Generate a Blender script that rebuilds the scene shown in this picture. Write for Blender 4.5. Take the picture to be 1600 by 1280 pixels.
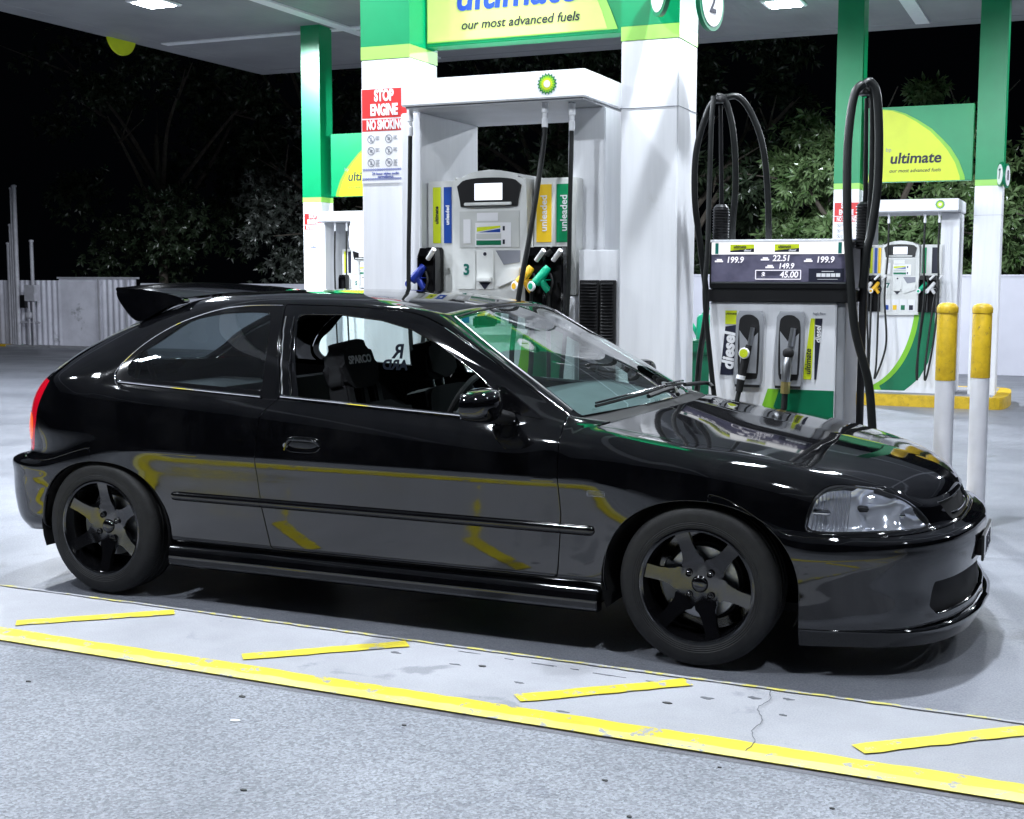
import bpy, bmesh, math, random
import numpy as np
from mathutils import Vector, Matrix
for o in list(bpy.data.objects): bpy.data.objects.remove(o)
SC = bpy.context.scene; COL = SC.collection
# ---------------------------------------------------------------- camera
PHI, PITCH, ROLL = 0.414403658, 0.101788387, 0.00157093181
CAMP = (2.52360617, -5.19380664, 1.35896889)
cd = bpy.data.cameras.new("camera"); cam = bpy.data.objects.new("camera", cd); COL.objects.link(cam)
cd.sensor_fit = 'HORIZONTAL'; cd.sensor_width = 36; cd.lens = 2048.33856*36/1600; cd.clip_start = .05; cd.clip_end = 400
_r = Vector((math.cos(PHI), math.sin(PHI), 0)); _fh = Vector((-math.sin(PHI), math.cos(PHI), 0))
_f = _fh*math.cos(PITCH)-Vector((0, 0, 1))*math.sin(PITCH); _u = _r.cross(_f)
_r2 = _r*math.cos(ROLL)+_u*math.sin(ROLL); _u2 = -_r*math.sin(ROLL)+_u*math.cos(ROLL)
cam.matrix_world = Matrix(((_r2.x, _u2.x, -_f.x, CAMP[0]), (_r2.y, _u2.y, -_f.y, CAMP[1]), (_r2.z, _u2.z, -_f.z, CAMP[2]), (0, 0, 0, 1)))
SC.camera = cam
# ---------------------------------------------------------------- world, exposure (night: almost black sky)
W = bpy.data.worlds.new("World"); SC.world = W; W.use_nodes = True
W.node_tree.nodes["Background"].inputs[0].default_value = (.35, .45, .7, 1)
W.node_tree.nodes["Background"].inputs[1].default_value = .0015
SC.view_settings.view_transform = 'Standard'; SC.view_settings.look = 'None'
SC.view_settings.exposure = 0; SC.view_settings.gamma = 1
SC.render.engine = 'CYCLES'
# canopy lamps: (x, y, watts); each becomes a fixture with its own lamp further down
SOFFIT_Z = 5.08
LAMPS = [(-9.32, 9.6, 1700), (-1.46, 13.0, 2100), (1.45, .95, 980), (-2.0, .95, 700), (-5.6, .9, 1100), (3.0, -2.9, 230), (-1.2, -3.4, 380), (-5.4, -3.6, 350),
         (6.2, .8, 60), (6.0, 6.4, 170), (1.9, 6.3, 200), (-2.6, 6.2, 330), (5.2, 13.0, 1000), (-6.8, 5.6, 600)]
# ---------------------------------------------------------------- materials
MATS = {}
def nodemat(name):
    m = bpy.data.materials.new(name); m.use_nodes = True
    nt = m.node_tree; b = nt.nodes["Principled BSDF"]; MATS[name] = m
    return m, nt, b
def N(nt, t, **kw):
    n = nt.nodes.new(t)
    for k, v in kw.items():
        if k.startswith('i_'):
            k = k[2:]; n.inputs[int(k) if k.isdigit() else k.replace('_', ' ')].default_value = v
        else: setattr(n, k, v)
    return n
def L(nt, a, b): nt.links.new(a, b)
def ramp(nt, fac, stops):
    r = N(nt, 'ShaderNodeValToRGB'); e = r.color_ramp.elements
    while len(e) < len(stops): e.new(.5)
    for el, (p, c) in zip(e, stops): el.position = p; el.color = (*c, 1) if len(c) == 3 else c
    L(nt, fac, r.inputs[0]); return r.outputs[0]
def mixc(nt, fac, a, b, mode='MIX'):
    m = N(nt, 'ShaderNodeMix', data_type='RGBA', blend_type=mode)
    for s, v in ((0, fac), (6, a), (7, b)):
        if hasattr(v, 'is_linked') or hasattr(v, 'links'): L(nt, v, m.inputs[s])
        elif s == 0: m.inputs[0].default_value = v
        else: m.inputs[s].default_value = (*v, 1)
    return m.outputs[2]
def noise(nt, scale, detail=3, rough=.55, vec=None, dist=0):
    n = N(nt, 'ShaderNodeTexNoise', i_Scale=scale, i_Detail=detail, i_Roughness=rough, i_Distortion=dist)
    if vec is None:
        g = N(nt, 'ShaderNodeNewGeometry'); vec = g.outputs['Position']
    L(nt, vec, n.inputs['Vector']); return n.outputs['Fac']
def bump(nt, b, h, strength=.3, dist=.01):
    bp = N(nt, 'ShaderNodeBump', i_Strength=strength, i_Distance=dist); L(nt, h, bp.inputs['Height']); L(nt, bp.outputs[0], b.inputs['Normal'])
def simple(name, col, rough=.5, metal=0, ior=1.45, var=.12, vs=6, bumpy=0, spec=None):
    """principled colour with slight large-scale variation and dirt"""
    m, nt, b = nodemat(name)
    n = noise(nt, vs, 4)
    lo = tuple(max(0, c*(1-var)) for c in col); hi = tuple(min(1, c*(1+var)) for c in col)
    L(nt, ramp(nt, n, [(.3, lo), (.7, hi)]), b.inputs['Base Color'])
    b.inputs['Roughness'].default_value = rough; b.inputs['Metallic'].default_value = metal; b.inputs['IOR'].default_value = ior
    if bumpy: bump(nt, b, noise(nt, 220, 2), bumpy, .002)
    return m
def emis(name, col, strength, base=(.02, .02, .02)):
    m, nt, b = nodemat(name)
    b.inputs['Base Color'].default_value = (*base, 1); b.inputs['Emission Color'].default_value = (*col, 1); b.inputs['Emission Strength'].default_value = strength
    return m
# car paint: deep gloss black with faint orange peel
m, nt, b = nodemat('black_paint')
b.inputs['IOR'].default_value = 1.76
L(nt, ramp(nt, noise(nt, 5, 6, .7), [(.45, (.0022, .0023, .0032)), (.8, (.009, .009, .010))]), b.inputs['Base Color']); L(nt, ramp(nt, noise(nt, 2.2, 5, .65), [(.35, (.018,)*3), (.75, (.085,)*3)]), b.inputs['Roughness'])
bump(nt, b, noise(nt, 45, 2), .015, .002)
simple('black_trim', (.008, .008, .009), .35, ior=1.5); simple('matte_black', (.006, .006, .007), .8); simple('gloss_black', (.005, .005, .006), .08, ior=1.6)

m, nt, b = nodemat('tyre_rubber')     # sidewall ribs and shoulder blocks as relief
tc = N(nt, 'ShaderNodeTexCoord'); sx = N(nt, 'ShaderNodeSeparateXYZ'); L(nt, tc.outputs['Object'], sx.inputs[0])
def mth(op, a, c=None):
    q = N(nt, 'ShaderNodeMath', operation=op)
    for i_, v in enumerate((a, c)):
        if v is None: continue
        if isinstance(v, (int, float)): q.inputs[i_].default_value = v
        else: L(nt, v, q.inputs[i_])
    return q.outputs[0]
rad = mth('SQRT', mth('ADD', mth('MULTIPLY', sx.outputs[0], sx.outputs[0]), mth('MULTIPLY', sx.outputs[2], sx.outputs[2]))); ang_ = mth('ARCTAN2', sx.outputs[0], sx.outputs[2])
blocks = mth('MULTIPLY', mth('GREATER_THAN', mth('SINE', mth('MULTIPLY', ang_, 62)), .55), mth('GREATER_THAN', rad, .266)); ribs = mth('MULTIPLY', mth('SINE', mth('MULTIPLY', rad, 900)), mth('MULTIPLY', mth('LESS_THAN', rad, .232), .25))
lett = mth('MULTIPLY', mth('GREATER_THAN', mth('SINE', mth('MULTIPLY', ang_, 47)), -.2), mth('MULTIPLY', mth('GREATER_THAN', mth('SINE', mth('MULTIPLY', ang_, 2)), .55), mth('MULTIPLY', mth('GREATER_THAN', rad, .240), mth('LESS_THAN', rad, .255))))
bump(nt, b, mth('ADD', mth('ADD', mth('MULTIPLY', blocks, -1), ribs), mth('MULTIPLY', lett, .5)), 1, .0035)
L(nt, ramp(nt, noise(nt, 30, 4), [(.3, (.009, .009, .010)), (.7, (.019, .019, .019))]), b.inputs['Base Color']); b.inputs['Roughness'].default_value = .6
simple('rim_black', (.005, .005, .006), .09, ior=1.85, bumpy=.1)
simple('steel', (.55, .56, .58), .28, 1); simple('chrome', (.8, .8, .82), .06, 1, var=.02); simple('disc_steel', (.42, .43, .45), .35, .9)
simple('seat_cloth', (.012, .012, .014), .9, bumpy=.5); simple('interior_grey', (.10, .115, .12), .7); simple('headliner', (.16, .17, .18), .9)
def glass(name, tint=(.9, .96, .94), refl=.06, rough=0):
    m = bpy.data.materials.new(name); m.use_nodes = True; MATS[name] = m; nt = m.node_tree
    for n in list(nt.nodes):
        if n.type != 'OUTPUT_MATERIAL': nt.nodes.remove(n)
    out = nt.nodes[0]; t = N(nt, 'ShaderNodeBsdfTransparent'); t.inputs[0].default_value = (*tint, 1)
    g = N(nt, 'ShaderNodeBsdfGlossy'); g.inputs['Roughness'].default_value = rough; g.inputs[0].default_value = (1, 1, 1, 1)
    lw = N(nt, 'ShaderNodeLayerWeight'); pw = N(nt, 'ShaderNodeMath', operation='POWER'); L(nt, lw.outputs['Facing'], pw.inputs[0]); pw.inputs[1].default_value = 4.2
    ma = N(nt, 'ShaderNodeMath', operation='MULTIPLY_ADD'); L(nt, pw.outputs[0], ma.inputs[0]); ma.inputs[1].default_value = 1-refl; ma.inputs[2].default_value = refl
    mx = N(nt, 'ShaderNodeMixShader'); L(nt, ma.outputs[0], mx.inputs[0]); L(nt, t.outputs[0], mx.inputs[1]); L(nt, g.outputs[0], mx.inputs[2]); L(nt, mx.outputs[0], out.inputs[0])
    return m
glass('car_glass', (.74, .88, .86), .13); glass('lamp_lens', (.97, .98, 1), .09); glass('tinted_glass', (.5, .55, .6), .09)
m, nt, b = nodemat('red_lens'); b.inputs['Base Color'].default_value = (.65, .004, .02, 1); b.inputs['Roughness'].default_value = .12; b.inputs['Emission Color'].default_value = (1, .01, .03, 1); b.inputs['Emission Strength'].default_value = .10
m, nt, b = nodemat('amber_lens'); b.inputs['Base Color'].default_value = (.9, .12, .01, 1); b.inputs['Roughness'].default_value = .12; b.inputs['Emission Color'].default_value = (1, .12, .01, 1); b.inputs['Emission Strength'].default_value = .5
# forecourt
m, nt, b = nodemat('white_metal')   # enamel sheet with faint rain streaks and handling marks
g = N(nt, 'ShaderNodeNewGeometry'); mp = N(nt, 'ShaderNodeMapping'); mp.inputs['Scale'].default_value = (9, 9, .7); L(nt, g.outputs['Position'], mp.inputs['Vector'])
c = ramp(nt, noise(nt, 2, 5, .6, vec=mp.outputs[0]), [(.35, (.78, .79, .82)), (.6, (.84, .85, .88))]); c = mixc(nt, ramp(nt, noise(nt, 6, 6, .7), [(.64, (0, 0, 0)), (.78, (.35, .35, .35))]), c, (.5, .5, .47)); L(nt, c, b.inputs['Base Color']); b.inputs['Roughness'].default_value = .36
simple('grey_metal', (.30, .31, .33), .4, var=.1); simple('beige_panel', (.56, .57, .55), .45, var=.05)
simple('light_panel', (.70, .71, .69), .42, var=.10, vs=5)
simple('sign_green', (.0, .26, .095), .35, var=.05); simple('sign_dark_green', (.0, .16, .07), .4, var=.08); simple('sign_lime', (.22, .55, .03), .35, var=.04)
simple('sign_yellow', (.62, .72, .02), .35, var=.04); simple('decal_yellow', (.85, .55, .02), .4, var=.04); simple('decal_blue', (.01, .06, .32), .4, var=.04)
simple('band_green', (.32, .66, .12), .35, var=.03)
simple('decal_red', (.62, .03, .03), .4, var=.06); simple('decal_white', (.8, .8, .82), .4, var=.02); simple('ink', (.01, .012, .03), .5); simple('ink_blue', (.01, .06, .42), .45)
simple('ink_teal', (.0, .14, .11), .5); simple('ink_grey', (.25, .26, .3), .5)
simple('bin_green', (.0, .12, .055), .45, var=.15); simple('nozzle_yellow', (.75, .42, .02), .4); simple('nozzle_green', (.0, .38, .2), .4); simple('nozzle_blue', (.01, .03, .28), .4); simple('nozzle_white', (.7, .7, .7), .4)
simple('hose_rubber', (.006, .007, .007), .38, var=.3, vs=15)
simple('bollard_white', (.72, .72, .76), .45, var=.06, vs=9)
emis('screen_glow', (.85, .9, 1), 1.6); emis('display_top', (.95, .97, 1), 1.5); emis('lcd_glow', (.9, .9, 1), 1.3)
emis('lamp_glow', (.86, .93, 1), 75)
m, nt, b = nodemat('display_violet'); L(nt, ramp(nt, noise(nt, 9, 3), [(.3, (.09, .085, .13)), (.75, (.19, .18, .26))]), b.inputs['Base Color']); b.inputs['Roughness'].default_value = .2
m, nt, b = nodemat('worn_yellow')   # safety yellow with chips and grime
n1 = noise(nt, 14, 6, .65); c = ramp(nt, n1, [(.35, (.50, .32, .008)), (.6, (.68, .45, .012))]); c = mixc(nt, ramp(nt, noise(nt, 30, 5, .7), [(.60, (0, 0, 0)), (.72, (1, 1, 1))]), c, (.16, .12, .06)); L(nt, c, b.inputs['Base Color']); b.inputs['Roughness'].default_value = .5
# soffit: pale ribbed metal sheeting
m, nt, b = nodemat('soffit_metal'); w = N(nt, 'ShaderNodeTexWave', i_Scale=3.2, i_Distortion=0); w.bands_direction = 'X'; g = N(nt, 'ShaderNodeNewGeometry'); L(nt, g.outputs['Position'], w.inputs[0])
L(nt, ramp(nt, noise(nt, .8, 5), [(.3, (.20, .205, .22)), (.7, (.28, .285, .30))]), b.inputs['Base Color']); bump(nt, b, w.outputs['Fac'], .12, .01); b.inputs['Roughness'].default_value = .55
# ground
def stains(nt, col, dark, scale, th):
    v = noise(nt, scale, 5, .6, dist=.6); return mixc(nt, ramp(nt, v, [(th, (0, 0, 0)), (th+.07, (1, 1, 1))]), col, dark)
m, nt, b = nodemat('forecourt_concrete')
c = ramp(nt, noise(nt, .55, 6, .6), [(.3, (.10, .112, .145)), (.7, (.24, .255, .30))]); c = stains(nt, c, (.10, .11, .13), 2.3, .60); c = stains(nt, c, (.075, .08, .095), 8, .69)
c = mixc(nt, .22, c, ramp(nt, noise(nt, 150, 2, .6), [(.3, (.05, .05, .05)), (.7, (.6, .6, .62))])); L(nt, c, b.inputs['Base Color'])
L(nt, ramp(nt, noise(nt, 1.3, 4), [(.3, (.32,)*3), (.7, (.62,)*3)]), b.inputs['Roughness']); bump(nt, b, noise(nt, 90, 3), .25, .003)
def strip_base(nt):
    c = ramp(nt, noise(nt, 1.7, 6, .62), [(.3, (.22, .225, .25)), (.7, (.34, .345, .375))]); c = stains(nt, c, (.19, .20, .225), 3.4, .60)
    c = stains(nt, c, (.07, .075, .09), 11.0, .70); c = mixc(nt, .12, c, ramp(nt, noise(nt, 190, 2, .6), [(.3, (.1, .1, .1)), (.7, (.75, .75, .78))])); return c
m, nt, b = nodemat('strip_concrete'); L(nt, strip_base(nt), b.inputs['Base Color']); b.inputs['Roughness'].default_value = .65; bump(nt, b, noise(nt, 70, 4), .2, .003)
def yellow_paint(name, lo, hi, th):
    m, nt, b = nodemat(name)
    y = ramp(nt, noise(nt, 5, 5, .6), [(.35, lo), (.65, hi)])
    chips = ramp(nt, noise(nt, 16, 7, .72, dist=.4), [(th, (0, 0, 0)), (th+.03, (1, 1, 1))]); c = mixc(nt, chips, y, strip_base(nt))
    L(nt, c, b.inputs['Base Color']); b.inputs['Roughness'].default_value = .5; bump(nt, b, noise(nt, 70, 4), .2, .003)
yellow_paint('line_faint', (.45, .40, .06), (.50, .46, .12), .455); yellow_paint('line_yellow', (.55, .45, .010), (.66, .56, .02), .585); yellow_paint('line_lit_edge', (.62, .55, .10), (.70, .65, .22), .57)
m, nt, b = nodemat('aggregate')
c = ramp(nt, noise(nt, 1.1, 5, .6), [(.3, (.165, .176, .20)), (.7, (.27, .282, .312))]); c = stains(nt, c, (.18, .19, .22), 2.6, .66)
v = N(nt, 'ShaderNodeTexVoronoi', i_Scale=135, feature='F1'); g = N(nt, 'ShaderNodeNewGeometry'); L(nt, g.outputs['Position'], v.inputs['Vector'])
c = mixc(nt, ramp(nt, noise(nt, 120, 5, .8, dist=2.2), [(.50, (0, 0, 0)), (.64, (1, 1, 1))]), c, (.10, .11, .135)); bw = N(nt, 'ShaderNodeRGBToBW'); L(nt, v.outputs['Color'], bw.inputs[0]); c = mixc(nt, .45, c, bw.outputs[0], 'OVERLAY')
c = stains(nt, c, (.08, .085, .10), 17, .735)
L(nt, c, b.inputs['Base Color']); b.inputs['Roughness'].default_value = .7; bump(nt, b, v.outputs['Distance'], .4, .004)
simple('kerb_dark', (.05, .05, .05), .8, var=.3); simple('stain_grey', (.10, .105, .12), .7, var=.3, vs=20)
simple('wall_paint', (.62, .62, .70), .6, var=.05, vs=1.5)
m, nt, b = nodemat('fence_sheet'); c = ramp(nt, noise(nt, .9, 6, .65), [(.35, (.58, .58, .66)), (.6, (.80, .80, .90))])
c = mixc(nt, ramp(nt, noise(nt, 1.6, 5, .7), [(.62, (0, 0, 0)), (.75, (1, 1, 1))]), c, (.14, .15, .17)); L(nt, c, b.inputs['Base Color']); b.inputs['Roughness'].default_value = .5
simple('pipe_paint', (.45, .45, .5), .5, var=.15)
simple('bark', (.10, .085, .07), .9, var=.3, vs=12, bumpy=.5)
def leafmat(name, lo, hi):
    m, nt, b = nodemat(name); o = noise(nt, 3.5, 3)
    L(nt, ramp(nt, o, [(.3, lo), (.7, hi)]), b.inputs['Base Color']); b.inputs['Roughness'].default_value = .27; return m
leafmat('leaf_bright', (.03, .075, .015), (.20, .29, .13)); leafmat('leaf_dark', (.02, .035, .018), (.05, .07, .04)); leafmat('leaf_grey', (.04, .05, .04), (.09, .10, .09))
# ---------------------------------------------------------------- mesh helpers
def link(me, name, mat, parent=None, smooth=False, normals=None):
    o = bpy.data.objects.new(name, me); COL.objects.link(o)
    if mat is not None and not me.materials: me.materials.append(MATS[mat] if isinstance(mat, str) else mat)
    if parent is not None: o.parent = parent
    return o
def tag(o, label=None, cat=None, group=None, kind=None):
    if label: o['label'] = label
    if cat: o['category'] = cat
    if group: o['group'] = group
    if kind: o['kind'] = kind
    return o
def empty(name, loc, label, cat, group=None, rz=0):
    o = bpy.data.objects.new(name, None); COL.objects.link(o); o.location = loc; o.rotation_euler = (0, 0, rz); o.empty_display_size = .1
    return tag(o, label, cat, group)
def copy_tree(o, parent=None):
    c = o.copy(); COL.objects.link(c); c.parent = parent
    for ch in list(o.children): copy_tree(ch, c)
    return c
class MB:
    def __init__(s): s.bm = bmesh.new()
    def box(s, a, b_, bev=0, seg=2):
        a, b_ = [min(a[i], b_[i]) for i in range(3)], [max(a[i], b_[i]) for i in range(3)]
        r = bmesh.ops.create_cube(s.bm, size=1); vs = r['verts']
        for v in vs: v.co = Vector([(a[i]+b_[i])/2+v.co[i]*(b_[i]-a[i]) for i in range(3)])
        if bev:
            es = list({e for v in vs for e in v.link_edges}); bmesh.ops.bevel(s.bm, geom=es, offset=bev, segments=seg, affect='EDGES', clamp_overlap=True)
        return s
    def prism(s, pts, axis, lo, hi, bev=0):
        """2-D outline pts extruded along axis (0 x,1 y,2 z) from lo to hi"""
        def mk(p, t):
            return {0: (t, p[0], p[1]), 1: (p[0], t, p[1]), 2: (p[0], p[1], t)}[axis]
        va = [s.bm.verts.new(mk(p, lo)) for p in pts]; vb = [s.bm.verts.new(mk(p, hi)) for p in pts]
        f1 = s.bm.faces.new(va); f2 = s.bm.faces.new(vb[::-1]); n = len(pts); fs = [f1, f2]
        for i in range(n): fs.append(s.bm.faces.new((va[(i+1) % n], va[i], vb[i], vb[(i+1) % n])))
        if bev:
            es = [e for e in f1.edges]+[e for e in f2.edges]; bmesh.ops.bevel(s.bm, geom=es, offset=bev, segments=2, affect='EDGES', clamp_overlap=True)
        return s
    def tube(s, pts, r, seg=10, cap=True):
        pts = [Vector(p) for p in pts]; n = len(pts); rs = r if isinstance(r, (list, tuple)) else [r]*n; rings = []
        up = None
        for i, p in enumerate(pts):
            t = (pts[min(i+1, n-1)]-pts[max(i-1, 0)]).normalized()
            if up is None: up = Vector((0, 0, 1)) if abs(t.z) < .9 else Vector((0, 1, 0))
            sd = t.cross(up)
            if sd.length < 1e-4: sd = t.orthogonal()
            sd.normalize(); up = sd.cross(t).normalized()
            rings.append([s.bm.verts.new(p+(sd*math.cos(a)+up*math.sin(a))*rs[i]) for a in [2*math.pi*k/seg for k in range(seg)]])
        for a, b_ in zip(rings, rings[1:]):
            for k in range(seg): s.bm.faces.new((a[k], a[(k+1) % seg], b_[(k+1) % seg], b_[k]))
        if cap:
            s.bm.faces.new(rings[0][::-1]); s.bm.faces.new(rings[-1])
        return s
    def lathe(s, prof, axis=(0, 0, 0), d='z', seg=32, closed=False, a0=0, a1=2*math.pi):
        """prof: (r, h) list, around axis direction d through point axis"""
        full = abs(a1-a0-2*math.pi) < 1e-6; n = seg if full else seg+1; rings = []
        for k in range(n):
            a = a0+(a1-a0)*k/seg; row = []
            for r, h in prof:
                c, q = r*math.cos(a), r*math.sin(a)
                p = {'z': (c, q, h), 'y': (c, h, q), 'x': (h, c, q)}[d]
                row.append(s.bm.verts.new((axis[0]+p[0], axis[1]+p[1], axis[2]+p[2])))
            rings.append(row)
        m = len(prof)
        for k in range(seg):
            a, b_ = rings[k], rings[(k+1) % n]
            for j in range(m-(0 if closed else 1)):
                j2 = (j+1) % m
                try: s.bm.faces.new((a[j], a[j2], b_[j2], b_[j]))
                except ValueError: pass
        return s
    def cyl(s, a, b_, r, seg=20): return s.tube([a, b_], r, seg)
    def quad(s, *p): s.bm.faces.new([s.bm.verts.new(q) for q in p]); return s
    def build(s, name, mat, parent=None, smooth=True, ang=38, doubles=True):
        if doubles: bmesh.ops.remove_doubles(s.bm, verts=s.bm.verts, dist=1e-5)
        bmesh.ops.recalc_face_normals(s.bm, faces=s.bm.faces)
        if smooth:
            for f in s.bm.faces: f.smooth = True
            for e in s.bm.edges:
                if len(e.link_faces) == 2 and e.calc_face_angle(0) > math.radians(ang): e.smooth = False
        me = bpy.data.meshes.new(name); s.bm.to_mesh(me); s.bm.free(); return link(me, name, mat, parent)
def crv(pts, n=8):
    """smooth Catmull-Rom polyline through points"""
    P = [Vector(p) for p in pts]; out = []
    for i in range(len(P)-1):
        a, b_, c, d = P[max(i-1, 0)], P[i], P[i+1], P[min(i+2, len(P)-1)]
        for k in range(n):
            t = k/n; out.append(.5*((2*b_)+(c-a)*t+(2*a-5*b_+4*c-d)*t*t+(3*b_-a-3*c+d)*t*t*t))
    out.append(P[-1]); return out
FONTS = {}
def text(body, size, loc, mat, parent=None, name='lettering', ext=.0008, shear=0, off=0, sx=1, align='CENTER', rot=(math.pi/2, 0, 0), mirror=False, space=1):
    cu = bpy.data.curves.new('t', 'FONT'); cu.body = body; cu.size = size; cu.extrude = ext; cu.shear = shear; cu.offset = off; cu.align_x = align; cu.align_y = 'CENTER'; cu.space_character = space; cu.resolution_u = 4
    o = bpy.data.objects.new('t', cu); COL.objects.link(o); dg = bpy.context.evaluated_depsgraph_get(); dg.update()
    me = bpy.data.meshes.new_from_object(o.evaluated_get(dg)); bpy.data.objects.remove(o); bpy.data.curves.remove(cu)
    me.materials.clear()
    M = Matrix.Translation(loc) @ Matrix.Rotation(rot[2], 4, 'Z') @ Matrix.Rotation(rot[1], 4, 'Y') @ Matrix.Rotation(rot[0], 4, 'X') @ Matrix.Diagonal((-sx if mirror else sx, 1, 1, 1))
    me.transform(M)
    if mirror: me.flip_normals()
    return link(me, name, mat, parent)
# ================================================================ THE CAR
# half surface: rows run tail -> nose, columns run sill -> roof centre; control points are (x, half width, z)
def _side(x, zb, w8=.79, r10=None, g=None):
    """standard door-section; g = list of upper points rows 9..14"""
    dz = zb-.842
    low = [(x, .79, .215), (x, .8213, .262), (x, .8281, .40), (x, .8423, .54), (x, .8562, .626), (x, .8552, .642), (x, .843, .725+dz*.6), (x, .822, zb-.055), (x, w8, zb)]
    return low+g
ST = [
 # T0..T2 tail face
 [(-1.965, 0, .205), (-1.995, 0, .27), (-2.015, 0, .36), (-2.02, 0, .47), (-2.018, 0, .538), (-1.94, 0, .56), (-1.93, 0, .70), (-1.895, 0, .83), (-1.87, 0, .872), (-1.87, 0, .873), (-1.87, 0, .874), (-1.87, 0, .875), (-1.87, 0, .876), (-1.87, 0, .877), (-1.87, 0, .878)],
 [(-1.96, .26, .205), (-1.99, .27, .27), (-2.01, .27, .36), (-2.015, .27, .47), (-2.013, .272, .538), (-1.935, .26, .56), (-1.925, .26, .70), (-1.89, .26, .83), (-1.865, .26, .872), (-1.864, .255, .873), (-1.864, .25, .874), (-1.864, .245, .875), (-1.864, .24, .876), (-1.864, .15, .879), (-1.865, 0, .881)],
 [(-1.94, .50, .21), (-1.97, .515, .27), (-1.985, .52, .36), (-1.99, .52, .47), (-1.988, .522, .538), (-1.915, .50, .56), (-1.905, .495, .70), (-1.87, .49, .83), (-1.84, .485, .872), (-1.838, .48, .876), (-1.836, .47, .88), (-1.834, .465, .883), (-1.832, .46, .886), (-1.835, .27, .90), (-1.835, 0, .905)],
 [(-1.87, .67, .22), (-1.90, .69, .27), (-1.92, .70, .36), (-1.925, .70, .47), (-1.922, .702, .538), (-1.865, .66, .56), (-1.855, .655, .70), (-1.82, .65, .83), (-1.785, .64, .885), (-1.78, .63, .895), (-1.775, .62, .905), (-1.77, .605, .912), (-1.765, .585, .92), (-1.775, .31, .94), (-1.78, 0, .95)],
 [(-1.76, .765, .23), (-1.79, .785, .27), (-1.80, .795, .36), (-1.80, .80, .47), (-1.80, .80, .538), (-1.765, .765, .56), (-1.76, .76, .70), (-1.735, .745, .83), (-1.70, .72, .895), (-1.685, .70, .92), (-1.67, .67, .945), (-1.66, .64, .965), (-1.655, .60, .98), (-1.67, .31, 1.0), (-1.68, 0, 1.01)],
 [(-1.60, .79, .24), (-1.61, .83, .27), (-1.62, .840, .38), (-1.62, .845, .48), (-1.62, .846, .538), (-1.61, .836, .565), (-1.61, .832, .70), (-1.605, .815, .83), (-1.60, .785, .91), (-1.58, .74, .955), (-1.56, .68, 1.0), (-1.555, .62, 1.03), (-1.55, .57, 1.045), (-1.56, .30, 1.07), (-1.56, 0, 1.08)],
 [(-1.35, .80, .22), (-1.35, .832, .27), (-1.35, .850, .42), (-1.35, .856, .55), (-1.35, .855, .598), (-1.35, .851, .635), (-1.35, .843, .74), (-1.35, .82, .85), (-1.35, .79, .91), (-1.33, .74, .99), (-1.315, .675, 1.07), (-1.31, .61, 1.125), (-1.30, .555, 1.155), (-1.30, .30, 1.20), (-1.30, 0, 1.215)],
 _side(-1.05, .895, g=[(-1.05, .727, 1.03), (-1.05, .645, 1.145), (-1.05, .595, 1.20), (-1.05, .53, 1.235), (-1.05, .29, 1.268), (-1.05, 0, 1.276)]),
 _side(-.75, .88, g=[(-.75, .715, 1.045), (-.75, .615, 1.20), (-.75, .578, 1.243), (-.75, .51, 1.268), (-.75, .27, 1.289), (-.75, 0, 1.295)]),
 _side(-.42, .863, g=[(-.41, .71, 1.04), (-.40, .608, 1.207), (-.40, .57, 1.247), (-.40, .505, 1.272), (-.40, .27, 1.292), (-.40, 0, 1.297)]),
 _side(-.22, .853, g=[(-.19, .71, 1.03), (-.15, .61, 1.197), (-.12, .575, 1.238), (-.08, .515, 1.256), (-.07, .27, 1.277), (-.07, 0, 1.283)]),
 _side(-.03, .843, g=[(.0, .712, 1.01), (.07, .622, 1.165), (.12, .588, 1.215), (.20, .545, 1.208), (.235, .28, 1.238), (.245, 0, 1.248)]),
 _side(.30, .827, g=[(.33, .745, .94), (.37, .672, 1.035), (.395, .648, 1.082), (.425, .612, 1.065), (.49, .32, 1.108), (.515, 0, 1.122)]),
 _side(.60, .812, w8=.785, g=[(.605, .75, .868), (.615, .71, .918), (.62, .69, .95), (.628, .655, .94), (.725, .345, .983), (.76, 0, .995)]),
 _side(.80, .815, w8=.765, g=[(.80, .745, .828), (.80, .73, .838), (.80, .715, .843), (.785, .68, .838), (.925, .36, .858), (.98, 0, .864)]),
]
def hood(low, rear_x, zc):
    x8, w8, z8 = low[8]; out = []
    for f in (.03, .06, .1, .2, .55, 1.):
        out.append((x8+(rear_x-x8)*(1-(1-f)**1.6), w8*(1-f), z8+(zc-z8)*(1-(1-f)**2.2)))
    return low+out
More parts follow.
